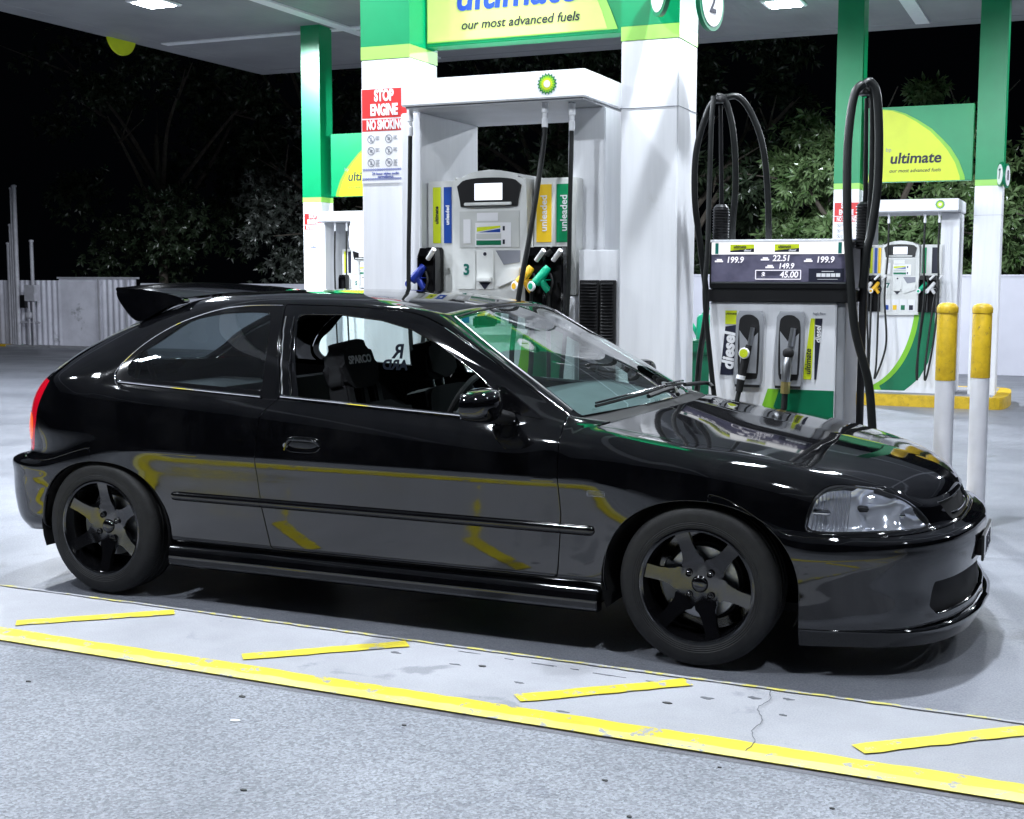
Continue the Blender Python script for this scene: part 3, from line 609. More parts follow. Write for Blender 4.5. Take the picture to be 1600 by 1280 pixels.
# ---------------------------------------------------------------- wheels
def make_wheel(x, y, sgn, rot):
    w = bpy.data.objects.new('wheel', None); COL.objects.link(w); w.parent = car; w.location = (x, y, TR); w.rotation_euler = (0, 0, 0 if sgn < 0 else math.pi); w.empty_display_size = .1
    # local: outer face towards -y
    T = .2865
    prof = [(.200, -.088), (.206, -.096), (.216, -.099), (.232, -.1005), (.252, -.099), (.268, -.094), (.279, -.084), (T-.001, -.070), (T, -.05)]
    for k in (-.04, 0, .04): prof += [(T, k-.006), (T-.007, k-.004), (T-.007, k+.004), (T, k+.006)]
    prof += [(T-.001, .07), (.279, .084), (.262, .096), (.23, .1), (.20, .088)]
    MB().lathe(prof, d='y', seg=72).build('tyre', 'tyre_rubber', w)
    rim = [(.150, .080), (.186, .075), (.186, -.030), (.190, -.060), (.1925, -.076), (.1935, -.0935), (.200, -.0975), (.2065, -.0965), (.2085, -.0915), (.2075, -.086), (.199, -.082), (.199, .06), (.205, .09), (.15, .085)]
    MB().lathe(rim, d='y', seg=72, closed=True).build('rim', 'rim_black', w)
    # six spokes in one forged face
    b = MB(); out = []; ns = 6
    for i in range(ns):
        a0 = rot+i*2*math.pi/ns
        for (r, hw) in [(.085, .0405), (.098, .0315), (.118, .0265), (.150, .0235), (.1915, .0250)]: out.append((r, -hw, a0))
        for (r, hw) in [(.1915, .0250), (.150, .0235), (.118, .0265), (.098, .0315), (.085, .0405)]: out.append((r, hw, a0))
        am = a0+math.pi/ns; out.append((.081, 0, am))
    P = [(r*math.cos(a)-h*math.sin(a), r*math.sin(a)+h*math.cos(a)) for r, h, a in out]
    top = []; 
    def dep(x, z): r = math.hypot(x, z); return -.046-.034*max(0, min(1, (r-.07)/.12))
    va = [b.bm.verts.new((x, dep(x, z), z)) for x, z in P]; vb = [b.bm.verts.new((x*.985, dep(x, z)+.022, z*.985)) for x, z in P]; m = len(P)
    # inner bevel ring gives the spokes a chamfer
    hub = [b.bm.verts.new((.070*math.cos(rot+2*math.pi*k/ns), -.046, .070*math.sin(rot+2*math.pi*k/ns))) for k in range(ns)]
    hubm = [b.bm.verts.new((.066*math.cos(rot+math.pi/ns+2*math.pi*k/ns), -.046, .066*math.sin(rot+math.pi/ns+2*math.pi*k/ns))) for k in range(ns)]
    cen = b.bm.verts.new((0, -.046, 0))
    for i in range(ns):
        q = i*11; b.bm.faces.new([va[q+4], va[q+5], va[q+6], va[q+3]]); b.bm.faces.new([va[q+3], va[q+6], va[q+7], va[q+2]]); b.bm.faces.new([va[q+2], va[q+7], va[q+8], va[q+1]]); b.bm.faces.new([va[q+1], va[q+8], va[q+9], va[q]])
        b.bm.faces.new([va[q], va[q+9], hub[i]]); b.bm.faces.new([va[q+9], va[q+10], hubm[i], hub[i]]); b.bm.faces.new([va[q+10], va[(q+11) % m], hub[(i+1) % ns], hubm[i]])
        b.bm.faces.new([hub[i], hubm[i], cen]); b.bm.faces.new([hubm[i], hub[(i+1) % ns], cen])
    for k in range(m): b.bm.faces.new((va[k], va[(k+1) % m], vb[(k+1) % m], vb[k]))
    es = [e for e in b.bm.edges if len(e.link_faces) == 2 and all(v in set(va) for v in e.verts) and e.calc_face_angle(0) > .9]
    bmesh.ops.bevel(b.bm, geom=es, offset=.0035, segments=2, affect='EDGES')
    b.lathe([(.001, -.057), (.020, -.057), (.026, -.0535), (.030, -.047), (.031, -.045)], d='y', seg=32)
    b.build('spokes', 'rim_black', w)
    for k in range(4):
        lug = MB(); a = rot+.5+k*math.pi/2; c = (.054*math.cos(a), 0, .054*math.sin(a)); lug.lathe([(.013, -.0525), (.0125, -.0545), (.0105, -.054), (.0105, -.0455), (.001, -.0455)], axis=c, d='y', seg=16)
        lug.lathe([(.008, -.046), (.008, -.0535), (.005, -.056), (.001, -.0565)], axis=c, d='y', seg=6)
        lug.build('lug_nut', 'rim_black', w)
    MB().lathe([(.06, -.008), (.128, -.008), (.130, -.006), (.130, .008), (.06, .008)], d='y', seg=48).build('brake_disc', 'disc_steel', w)
    MB().lathe([(.09, -.020), (.145, -.020), (.15, -.010), (.15, .02), (.09, .02)], d='y', seg=14, closed=True, a0=2.6, a1=3.7).build('brake_caliper', 'grey_metal', w)
    MB().lathe([(.001, .02), (.14, .02), (.15, .06)], d='y', seg=32).build('backing_plate', 'matte_black', w)
    return w
for x, rot in ((WHX[0], math.radians(108)), (WHX[1], math.radians(90))):
    make_wheel(x, -.750, -1, rot); make_wheel(x, .750, 1, rot+.3)
# ---------------------------------------------------------------- headlamps
def depth_reflector(s):
    A = s.A.copy(); X, Y, Z = A[:, 0], A[:, 1], A[:, 2]; qu, qv = A[:, 6]*HSC[0], A[:, 7]*HSC[1]; d = -sdf(HL, qu, qv)
    bowl = lambda u, v, ru, rv: np.clip(1-((qu-u*HSC[0])/ru)**2-((qv-v*HSC[1])/rv)**2, 0, 1)
    dep = np.clip(d*1.2, 0, .018)+.050*bowl(18.95, 5.9, .085, .085)**.6*(A[:, 6] < 19.42)+.060*bowl(19.82, 6.1, .062, .085)**.55*(A[:, 6] >= 19.42)+.022*bowl(20.62, 5.75, .045, .050)**.7
    A[:, :3] -= A[:, 3:6]*dep[:, None]; 
    return Surf(A, s.F)
m, nt, b = nodemat('reflector'); b.inputs['Base Color'].default_value = (.86, .88, .95, 1); b.inputs['Metallic'].default_value = .62; b.inputs['Roughness'].default_value = .11
w = N(nt, 'ShaderNodeTexWave', i_Scale=30, i_Distortion=.6); w.bands_direction = 'X'; g = N(nt, 'ShaderNodeNewGeometry'); L(nt, g.outputs['Position'], w.inputs[0]); sx = N(nt, 'ShaderNodeSeparateXYZ'); L(nt, g.outputs['Position'], sx.inputs[0]); lt = N(nt, 'ShaderNodeMath', operation='LESS_THAN'); L(nt, sx.outputs[0], lt.inputs[0]); lt.inputs[1].default_value = 1.80
mu = N(nt, 'ShaderNodeMath', operation='MULTIPLY'); L(nt, w.outputs['Fac'], mu.inputs[0]); L(nt, lt.outputs[0], mu.inputs[1]); bump(nt, b, mu.outputs[0], .8, .010)
fine = hlamp
for far in (False, True):
    mr = 'far' if far else None
    h = depth_reflector(hlamp); n_ = h.compact()
    # recompute normals of the moulded reflector
    P = n_.A[:, :3]; nn = np.zeros_like(P)
    for f in n_.F:
        c = np.cross(P[f[2 % len(f)]]-P[f[0]], P[f[-1]]-P[f[1]]); c *= np.sign(np.dot(c, n_.A[f[0], 3:6])+1e-12)
        for i in f: nn[i] += c
    n_.A[:, 3:6] = nn/np.maximum(np.linalg.norm(nn, axis=1, keepdims=True), 1e-12)
    hd = hlamp.offset(-.001).build('headlight', 'lamp_lens', car, mirror=mr, thick=0)
    n_.build('reflector', 'reflector', hd, mirror=mr, thick=0)
    _, edge = hlamp.split(lambda *a: hl(*a)+.005)
    edge.offset(-.003).build('bezel', 'black_trim', hd, mirror=mr, thick=.02)
    s = 1 if far else -1
    for bx, by, bz in ((1.845, .665, .565), (1.735, .765, .560), (1.955, .575, .535)):
        MB().lathe([(.001, .045), (.010, .040), (.012, .02), (.013, -.02)], axis=(bx-.03, s*(by-.015), bz), d='x', seg=14).build('bulb', 'black_trim' if bx == 1.845 else 'chrome', hd)
# ---------------------------------------------------------------- grille bars, plate, emblems
for k, z in enumerate((.522, .538)): MB().tube(crv([(2.00, -.33, z), (2.075, -.17, z+.004), (2.088, 0, z+.006), (2.075, .17, z+.004), (2.00, .33, z)], 6), .004, 6).build('grille_bar', 'black_trim', car)
gs = MB().tube(crv([(2.025, -.335, .502), (2.093, -.20, .498), (2.112, 0, .500), (2.093, .20, .498), (2.025, .335, .502)], 6), .0045, 8).build('grille_trim', 'chrome', car)
for z in (.232, .262, .292): MB().tube(crv([(2.045, -.57, z), (2.10, -.40, z), (2.145, -.2, z), (2.155, 0, z), (2.145, .2, z), (2.10, .40, z), (2.045, .57, z)], 6), .006, 6).build('intake_bar', 'black_trim', car)
pl = MB().box((2.196, -.186, .322), (2.205, .186, .418), .002).build('number_plate', 'black_trim', car)
MB().box((2.2055, -.178, .330), (2.2065, .178, .411), 0).build('plate_face', 'decal_white', pl, smooth=False)
text('LTC·8R', .083, (2.2075, 0, .368), 'ink', pl, 'plate_letters', ext=.001, off=.0018, sx=.85, rot=(math.pi/2, 0, math.pi/2))
MB().box((2.165, -.17, .34), (2.197, .17, .40)).build('plate_bracket', 'matte_black', car)
# ---------------------------------------------------------------- spoiler
def zc(y): return .020*(1-(y/.56)**2)
sp = MB(); sec = [(-1.055, 1.262, 1), (-1.20, 1.287, 1), (-1.35, 1.300, 1), (-1.405, 1.304, 1), (-1.417, 1.297, 1), (-1.405, 1.285, 1), (-1.30, 1.268, 1), (-1.10, 1.245, 1)]; prev = None; ys = np.linspace(-.56, .56, 23)
for y in ys:
    row = [sp.bm.verts.new((x+(-.03*(1-(y/.56)**2)), y, z+zc(y))) for x, z, _ in sec]
    if prev:
        for k in range(len(sec)): sp.bm.faces.new((prev[k], prev[(k+1) % len(sec)], row[(k+1) % len(sec)], row[k]))
    else: sp.bm.faces.new(row)
    prev = row
sp.bm.faces.new(prev[::-1]); spo = sp.build('roof_spoiler', 'black_paint', car, ang=60)
for s in (-1, 1):
    b = MB(); o1 = rounded([(-1.05, 1.245), (-1.12, 1.275), (-1.385, 1.304), (-1.416, 1.295), (-1.408, 1.255), (-1.375, 1.212), (-1.335, 1.172), (-1.292, 1.155), (-1.245, 1.172), (-1.14, 1.222)], 4)
    b.prism(o1, 1, s*.535, s*.578, .008); b.build('spoiler_end', 'black_paint', spo, ang=50)
# ---------------------------------------------------------------- mirrors
def ell(b, c, r, p=2.6, seg=28, cut=None):
    rings = []
    for i in range(seg//2+1):
        th = math.pi*i/(seg//2)-math.pi/2; row = []
        for k in range(seg):
            ph = 2*math.pi*k/seg; f = lambda v: math.copysign(abs(v)**(2/p), v)
            row.append(b.bm.verts.new((c[0]+r[0]*f(math.cos(th))*f(math.cos(ph)), c[1]+r[1]*f(math.cos(th))*f(math.sin(ph)), c[2]+r[2]*f(math.sin(th)))))
        rings.append(row)
    for a, q in zip(rings, rings[1:]):
        for k in range(seg):
            try: b.bm.faces.new((a[k], a[(k+1) % seg], q[(k+1) % seg], q[k]))
            except ValueError: pass
    return b
for s in (-1, 1):
    b = MB(); ell(b, (0, 0, 0), (.070, .118, .062), 2.9)
    for v in b.bm.verts:
        t = v.co.y*s; v.co.x += -.25*t*t/.098+.12*t*-1*.3; v.co.z *= 1-.14*max(0, t/.098)
        if v.co.x < -.03: v.co.x = -.03+(v.co.x+.03)*.15
    mo = b.build('mirror', 'black_paint', car, ang=70); mo.location = (.525, s*.925, .893)
    MB().box((-.040, -.095, -.045), (-.036, .095, .045), .002).build('mirror_glass', 'chrome', mo)
    MB().prism([(.035, -.05), (-.03, -.05), (-.02, -.015), (.03, -.015)], 1, s*-.085, s*-.11, .004).tube([(.0, -s*.05, -.03), (.03, -s*.10, -.05), (.055, -s*.145, -.06)], [.03, .028, .024], 12).build('mirror_foot', 'black_trim', mo)
    MB().prism([(.52, .845), (.70, .835), (.545, .945), (.505, .955)], 1, s*.745, s*.765, .003).build('mirror_sail', 'gloss_black', car)
# handle, side repeater, wipers, antenna
for s in (-1, 1):
    h = MB(); ell(h, (-.288, s*.842, .700), (.088, .010, .030), 2.6); ho = h.build('door_handle', 'gloss_black', car)
    MB().tube(crv([(-.37, s*.848, .672), (-.345, s*.857, .712), (-.29, s*.860, .716), (-.23, s*.857, .712), (-.208, s*.850, .695)], 6), .0065, 8).build('handle_grip', 'black_paint', ho)
    MB().tube(crv([(-.372, s*.850, .688), (-.35, s*.853, .670), (-.29, s*.855, .666), (-.23, s*.853, .670), (-.206, s*.849, .688)], 6), .0022, 6).build('handle_edge', 'rim_black', ho)
    MB().lathe([(.001, -.004*s*-1), (.010, .004*s), (.011, 0)], axis=(-.365, s*.850, .690), d='y', seg=16).build('door_lock', 'steel', ho)
    MB().box((.905, s*.848, .575), (.975, s*.857, .598), .004).build('side_repeater', 'lamp_lens', car)
for pts, bl in (([(1.02, -.12, .885), (.985, -.08, .905), (.955, -.30, .890)], [(.825, -.545, .868), (.895, -.30, .888), (.945, -.06, .902)]),
                ([(1.03, .38, .875), (.99, .42, .89), (.955, .20, .898)], [(.94, -.02, .905), (.925, .22, .899), (.86, .50, .878)])):
    wi = MB().tube(crv(pts, 6), [.009]*13, 8).build('wiper', 'black_trim', car)
    MB().tube(crv(bl, 8), .006, 6).build('wiper_blade', 'matte_black', wi); MB().tube(crv([(x, y, z+.012) for x, y, z in bl], 8), .0045, 6).build('wiper_frame', 'rim_black', wi)
# ---------------------------------------------------------------- cabin
b = MB(); sec = [(.28, .60), (.28, .80), (.34, .868), (.50, .878), (.64, .862), (.76, .842), (.86, .832), (.86, .60)]; prev = None
for y in np.linspace(-.70, .70, 15):
    k = 1-.26*(abs(y)/.70)**3; row = [b.bm.verts.new((.28+(x-.28)*k, y, z-(.012*(abs(y)/.70)**2 if z > .7 else 0))) for x, z in sec]
    if prev:
        for i in range(len(sec)): b.bm.faces.new((prev[i], prev[(i+1) % len(sec)], row[(i+1) % len(sec)], row[i]))
    else: b.bm.faces.new(row)
    prev = row
b.bm.faces.new(prev[::-1]); b.build('dashboard', 'interior_grey', car, ang=50)
MB().prism([(.27, .84), (.30, .905), (.42, .915), (.50, .89), (.5, .84)], 1, -.56, -.18, .01).build('instrument_hood', 'interior_grey', car)
b = MB(); b.lathe([(.175+.013*math.cos(t), .013*math.sin(t)) for t in np.linspace(0, 2*math.pi, 9)[:-1]], d='x', seg=36, closed=True); b.box((-.01, -.17, -.015), (.01, .17, .015), .004); b.lathe([(.001, -.02), (.05, -.015), (.05, .02), (.001, .02)], d='x', seg=20)
sw = b.build('steering_wheel', 'matte_black', car); sw.location = (.20, -.37, .80); sw.rotation_euler = (0, .42, 0)
def seat_shape(out, thick, name, mat, loc, tilt, wing=0):
    b = MB(); b.prism(out, 0, -thick/2, thick/2, .022)
    if wing:
        bmesh.ops.subdivide_edges(b.bm, edges=b.bm.edges, cuts=1)
        for v in b.bm.verts: v.co.x += wing*(abs(v.co.y)/.27)**2*(1 if v.co.z < .80 else .35)
    o = b.build(name, mat, car, ang=50); o.location = loc; o.rotation_euler = (0, tilt, 0); return o
def slot(y0, y1, z0, z1): return [(y0, z0), (y1, z0), (y1, z1), (y0, z1)]
# racing bucket on the near side: shell in pieces around the two harness slots
bucket = bpy.data.objects.new('bucket_seat', None); COL.objects.link(bucket); bucket.parent = car; bucket.location = (-.20, -.36, .28); bucket.rotation_euler = (0, -.22, 0)
hp = rounded([(-.135, .62), (-.130, .70), (-.105, .785), (-.05, .815), (.05, .815), (.105, .785), (.130, .70), (.135, .62)], 4)
MB().prism(hp, 0, -.05, .05, .02).build('headrest', 'seat_cloth', bucket, ang=60)
MB().prism([(-.145, .53), (-.085, .53), (-.085, .63), (-.14, .63)], 0, -.05, .05, .01).prism([(.145, .53), (.085, .53), (.085, .63), (.14, .63)], 0, -.05, .05, .01).prism([(-.028, .53), (.028, .53), (.025, .63), (-.025, .63)], 0, -.05, .05, .01).build('harness_frame', 'seat_cloth', bucket)
sh_ = rounded([(-.16, .54), (-.24, .50), (-.285, .40), (-.27, .15), (-.23, 0), (.23, 0), (.27, .15), (.285, .40), (.24, .50), (.16, .54)], 3)
b = MB().prism(sh_, 0, -.05, .05, .02)
for v in b.bm.verts: v.co.x += .10*(abs(v.co.y)/.27)**3
b.build('backrest', 'seat_cloth', bucket, ang=60); MB().box((.0, -.25, -.05), (.48, .25, .10), .03).build('cushion', 'seat_cloth', bucket)
text('SPARCO', .047, (.0525, 0, .73), 'decal_white', bucket, 'seat_lettering', ext=.001, off=.0012, sx=1.05, rot=(math.pi/2, 0, math.pi/2))
ps = bpy.data.objects.new('passenger_seat', None); COL.objects.link(ps); ps.parent = car; ps.location = (-.18, .37, .28); ps.rotation_euler = (0, -.22, 0)
MB().prism(rounded([(-.135, .62), (-.12, .755), (-.07, .785), (.07, .785), (.12, .755), (.135, .62)], 4), 0, -.05, .05, .02).build('headrest', 'seat_cloth', ps, ang=60)
MB().cyl((0, -.05, .50), (0, -.05, .64), .006).cyl((0, .05, .50), (0, .05, .64), .006).build('headrest_posts', 'chrome', ps)
MB().prism(rounded([(-.20, .56), (-.25, .48), (-.26, 0), (.26, 0), (.25, .48), (.20, .56)], 3), 0, -.07, .07, .03).build('backrest', 'seat_cloth', ps, ang=60); MB().box((.0, -.25, -.05), (.48, .25, .12), .03).build('cushion', 'seat_cloth', ps)
MB().prism([(-1.0, .40), (-.85, .40), (-1.02, .86), (-1.10, .86)], 1, -.62, .62, .02).build('rear_seat', 'seat_cloth', car)
MB().box((-1.72, -.60, .80), (-1.08, .60, .82), .005).build('parcel_shelf', 'seat_cloth', car)
for s in (-1, 1):
    MB().tube([(-1.34, s*.50, 1.03), (-1.41, s*.52, .80)], .012, 8).tube([(-1.34, s*.50, 1.03), (-1.24, s*.50, .80)], .012, 8).build('rear_strut', 'matte_black', car)
mir = MB().box((.10, -.11, 1.135), (.12, .11, 1.185), .008).cyl((.11, 0, 1.17), (.16, 0, 1.215), .008).build('rear_view_mirror', 'matte_black', car)
# sticker lettering on the far door glass, seen from behind
text('R', .105, (-.715, .722, .968), 'ink', car, 'sticker_letter', ext=.0005, off=.003, mirror=True, rot=(math.radians(74), 0, 0)); text('ARD', .072, (-.745, .738, .898), 'ink', car, 'sticker_letter', ext=.0005, off=.003, mirror=True, rot=(math.radians(74), 0, 0))
# exhaust tip
MB().lathe([(.038, -.10), (.042, 0), (.036, 0), (.034, -.10)], axis=(-1.95, .45, .20), d='x', seg=24).build('exhaust', 'steel', car)
# ================================================================ FORECOURT
def gz(y): return -.0226*max(0, y-.9)
def sheet(name, quads, mat, label=None):
    b = MB()
    for q in quads: b.quad(*q)
    o = b.build(name, mat, smooth=False); o['kind'] = 'structure'; return o
kx = lambda x: -1.245-.020*x           # lane-side kerb line of the concrete strip
wx = lambda x: -1.885-.022*x           # outer edge of the strip
X0, X1 = -60, 60
sheet('forecourt', [((X0, -14, -.02+0), (X1, -14, -.02), (X1, -3.2, -.02), (X0, -3.2, -.02)), ((X0, -3.2, -.02), (X1, -3.2, -.02), (X1, .9, 0), (X0, .9, 0)), ((X0, .9, 0), (X1, .9, 0), (X1, 60, gz(60)), (X0, 60, gz(60)))], 'forecourt_concrete')
# raised strip with kerb face, and the rougher paving on the camera's side
b = MB(); n = 60; xs = np.linspace(-25, 12, n+1)
top = .10
for a, c in zip(xs[:-1], xs[1:]):
    pk = lambda x: [(x, kx(x), -.03), (x, kx(x), top-.012), (x, kx(x)-.012, top), (x, wx(x)+.006, top), (x, wx(x), top-.006), (x, wx(x), top-.05)]
    A, B = pk(a), pk(c)
    for i in range(5): b.quad(A[i], B[i], B[i+1], A[i+1])
o = b.build('kerb_strip', 'strip_concrete', smooth=False); o['kind'] = 'structure'
b = MB(); rng = random.Random(3)
sheet('pavement', [((-25, wx(-25)-.003, .094), (12, wx(12)-.003, .094), (12, -14, .094), (-25, -14, .094))], 'aggregate')
sheet('pavement_joint', [((-25, wx(-25)+.012, .091), (12, wx(12)+.012, .091), (12, wx(12)-.014, .091), (-25, wx(-25)-.014, .091))], 'kerb_dark')
# painted lines: 4 mm sheets with slightly ragged edges
def line(p, q, w0, w1, mat, z=top+.004, seg=None, rag=.004, name='painted_line', rag0=None):
    p, q = Vector(p), Vector(q); d = q-p; L_ = d.length; n = seg or int(L_/.05); nn = Vector((-d.y, d.x)).normalized(); b = MB(); pv = None
    for i in range(n+1):
        c = p+d*(i/n); a1 = c+nn*(w1+rng.uniform(-rag, rag)); r0 = rag if rag0 is None else rag0; a0 = c-nn*(w0+rng.uniform(-r0, r0)); v = (b.bm.verts.new((a0.x, a0.y, z)), b.bm.verts.new((a1.x, a1.y, z)))
        if pv: b.bm.faces.new((pv[0], v[0], v[1], pv[1]))
        pv = v
    o = b.build(name, mat, smooth=False, doubles=False); o['kind'] = 'structure'; return o
line((-14, wx(-14)+.008), (10, wx(10)+.008), -.001, .128, 'line_yellow', rag=.004, rag0=.0005)
line((-14, wx(-14)+.008), (10, wx(10)+.008), -.001, .055, 'line_lit_edge', z=top+.006, rag=.007, rag0=.0005)  # paler outer band: the edge face's different lighting put into the yellow colour
line((-14, kx(-14)-.015), (10, kx(10)-.015), .016, 0, 'line_faint', rag=.004, seg=500)
for x in range(-9, 6): line((x+.005, kx(x)-.435), (x+.43, kx(x)-.075), .035, .035, 'line_yellow', z=top+.004, rag=.004)
# small litter and chips on the paving
for i in range(26):
    x, y = rng.uniform(-1.5, 3.0), rng.uniform(-3.3, -1.3)
    if abs(y-wx(x)) < .05: continue
    onstrip = y > wx(x); b = MB(); r = rng.uniform(.004, .010); ps_ = [(x+r*rng.uniform(.5, 1.2)*math.cos(a)*1.6, y+r*rng.uniform(.5, 1.2)*math.sin(a)) for a in np.linspace(0, 2*math.pi, 7)[:-1]]
    z = (top if onstrip else .094)
    b.prism(ps_, 2, z, z+.003); o = b.build('litter', 'kerb_dark'); o['kind'] = 'stuff'
def flake(pts, z): o = MB().prism(pts, 2, z, z+.0012).build('stain', 'stain_grey'); o['kind'] = 'stuff'
for x, y, l, w_ in ((.80, -1.335, .05, .008), (.90, -1.345, .11, .009), (1.04, -1.352, .05, .010), (1.12, -1.365, .14, .007), (1.30, -1.372, .06, .009), (.62, -1.32, .10, .006), (1.63, -1.40, .05, .022), (1.73, -1.37, .04, .016), (1.50, -1.46, .05, .016), (.93, -1.55, .04, .014), (1.75, -1.52, .035, .012), (.42, -1.42, .05, .014), (.66, -1.46, .05, .01), (1.15, -1.75, .05, .01)):
    n_ = 13; l *= .75; w_ *= .6; flake([(x+l*(.5+.5*math.cos(a))*rng.uniform(.7, 1.25), y-.02*(l*(.5+.5*math.cos(a)))/.1*.2+w_*math.sin(a)*rng.uniform(.3, 1.3)) for a in np.linspace(0, 2*math.pi, n_+1)[:-1]], top)
for pts in ([(1.68, -1.325), (1.70, -1.41), (1.685, -1.50), (1.72, -1.60), (1.715, -1.70), (1.74, -1.78), (1.73, -1.90)],):
    c_ = crv([(x, y, 0) for x, y in pts], 6); P_ = [(p.x+rng.uniform(-.003, .003), p.y) for p in c_]; flake([(x-.0008, y) for x, y in P_]+[(x+.0008, y) for x, y in P_[::-1]], top+.0045)
b = MB(); b.prism([(.0, 0), (.022, .004), (.028, .016), (.012, .02), (-.004, .012)], 2, 0, .002); o = b.build('paper_scrap', 'decal_white'); o.location = (.33, -2.20, .095); tag(o, 'tiny torn scrap of white paper lying on the rough near paving', 'litter')
# ================================================================ CANOPY
can = empty('canopy', (0, 0, 0), 'large flat white service station canopy with ribbed soffit over all the pump islands', 'canopy')
CX0, CX1, CY0, CY1 = -11.75, 14, -9, 15.7
MB().box((CX0+.45, CY0+.45, 5.064), (CX1-.45, CY1-.45, 5.25)).build('soffit', 'soffit_metal', can, smooth=False)
b = MB()
for (a, c) in (((CX0, CY0, 5.06), (CX0+.45, CY1, 5.9)), ((CX1-.45, CY0, 5.06), (CX1, CY1, 5.9)), ((CX0+.45, CY1-.45, 5.06), (CX1-.45, CY1, 5.9)), ((CX0+.45, CY0, 5.06), (CX1-.45, CY0+.45, 5.9))): b.box(a, c, .02, 1)
b.build('fascia', 'soffit_metal', can)
b = MB()
for x in (-7.9, -3.9, .1, 4.1): b.box((x-.10, CY0+.46, 5.035), (x+.10, CY1-.46, 5.062))
b.build('soffit_beam', 'white_metal', can, smooth=False); b = MB()
for y in (12.3, 8.2, 4.6): b.box((CX0+.46, y-.09, 5.04), (CX1-.46, y+.09, 5.060))
b.build('soffit_beam', 'white_metal', can, smooth=False)
LAB = {2: 'square canopy lamp above the bonnet of the black car', 3: 'square canopy lamp above the roof of the black car', 0: 'square canopy lamp nearest the far left edge of the canopy', 1: 'square canopy lamp at the back above the far pump island'}
for i, (x, y, wt) in enumerate(LAMPS):
    f = empty('canopy_light', (x, y, 5.062), LAB.get(i, 'square lamp set in the canopy over the forecourt'), 'lamp', 'lamps under the canopy')
    MB().box((-.27, -.27, -.035), (.27, .27, -.001), .01).build('housing', 'white_metal', f)
    MB().box((-.20, -.20, -.045), (.20, .20, -.036)).build('lens', 'lamp_glow', f, smooth=False)
    ld = bpy.data.lights.new('lamp', 'SPOT'); ld.spot_size = math.radians(174); ld.spot_blend = .12; ld.shadow_soft_size = .075; ld.energy = wt; ld.color = (.86, .92, 1)
    lo = bpy.data.objects.new('lamp', ld); COL.objects.link(lo); lo.parent = f; lo.location = (0, 0, -.14)
d = MB().lathe([(.001, -.02), (.34, -.02), (.34, .02), (.001, .02)], d='x', seg=40).build('round_sign', 'sign_yellow'); d.location = (CX0+.05, 11.75, 5.16); tag(d, 'yellow disc hanging half below the left canopy edge', 'sign')
# ================================================================ COLUMNS AND SIGNS
def make_column():
    c = empty('canopy_column', (0, 0, 0), 'x', 'column', 'square canopy columns, green above and white below')
    MB().box((0, 0, -.10), (.32, .35, 2.555), .006).build('shaft', 'white_metal', c)
    MB().box((-.001, -.001, 2.556), (.321, .351, 2.629)).build('band', 'band_green', c, smooth=False)
    MB().box((-.001, -.001, 2.630), (.321, .351, 5.21)).build('upper_shaft', 'sign_green', c, smooth=False)
    MB().box((-.003, -.003, 2.2), (.323, .353, 2.203)).build('joint', 'ink_grey', c, smooth=False)
    return c
col0 = make_column()
DZ = -.15; Y2 = 11.9
cols = [(-1.43, 1.6, .05, 'white column with green top, left of the pump numbered 3, carrying the large STOP ENGINE notice'),
        (.17, 1.6, .05, 'thick white column with green top between pump 3 and the diesel pump 1'),
        (-8.46, Y2, .05+DZ, 'distant green and white column on the left, carrying a small STOP ENGINE notice'),
        (-6.86, Y2, .05+DZ, 'distant green and white column hidden behind the near left column'),
        (-.53, Y2, .05+DZ, 'distant green column directly behind the looped diesel hoses'),
        (1.17, Y2, .05+DZ, 'distant column at the right edge with green top, behind the two bollards')]
for i, (x, y, z, lb) in enumerate(cols):
    c = col0 if i == 0 else copy_tree(col0); c.location = (x, y, z); c['label'] = lb
def ell_arc(cx, cz, rx, rz, a0, a1, n=24): return [(cx+rx*math.cos(a0+(a1-a0)*k/n), cz+rz*math.sin(a0+(a1-a0)*k/n)) for k in range(n+1)]
def make_sign(label, mir=False):
    s = empty('sign_board', (0, 0, 0), label, 'sign', 'green and yellow fuel sign boards between columns')
    Wd, H = 1.28, .93
    MB().box((0, 0, 0), (Wd, .14, H), .006).build('panel', 'sign_green', s)
    o1 = [(.03, .004), (.07, .45), (.12, .905), (.19, .905), (.32, .89), (.47, .84), (.62, .755), (.79, .64), (.92, .51), (1.02, .40), (1.12, .24), (1.19, .06), (1.20, .004)]
    o2 = [(.03, .003), (.07, .45), (.12, .90), (.17, .90), (.30, .882), (.45, .825), (.60, .735), (.77, .612), (.89, .485), (.98, .375), (1.075, .22), (1.135, .05), (1.14, .003)]
    f_ = lambda P: [(1.28-x, z) for x, z in P][::-1] if mir else P
    MB().prism(f_(o1), 1, -.0022, -.0042).build('lime_edge', 'sign_lime', s, smooth=False); MB().prism(f_(o2), 1, -.0046, -.0068).build('yellow_field', 'sign_yellow', s, smooth=False)
    text('bp', .07, (.275, -.0075, .40), 'ink_grey', s, 'lettering'); text('ultimate', .185, (.60, -.0075, .285), 'ink', s, 'lettering', off=.005, shear=.12, sx=1.02)
    text('our most advanced fuels', .063, (.60, -.0075, .135), 'ink', s, 'lettering', shear=.22, off=.0006)
    return s
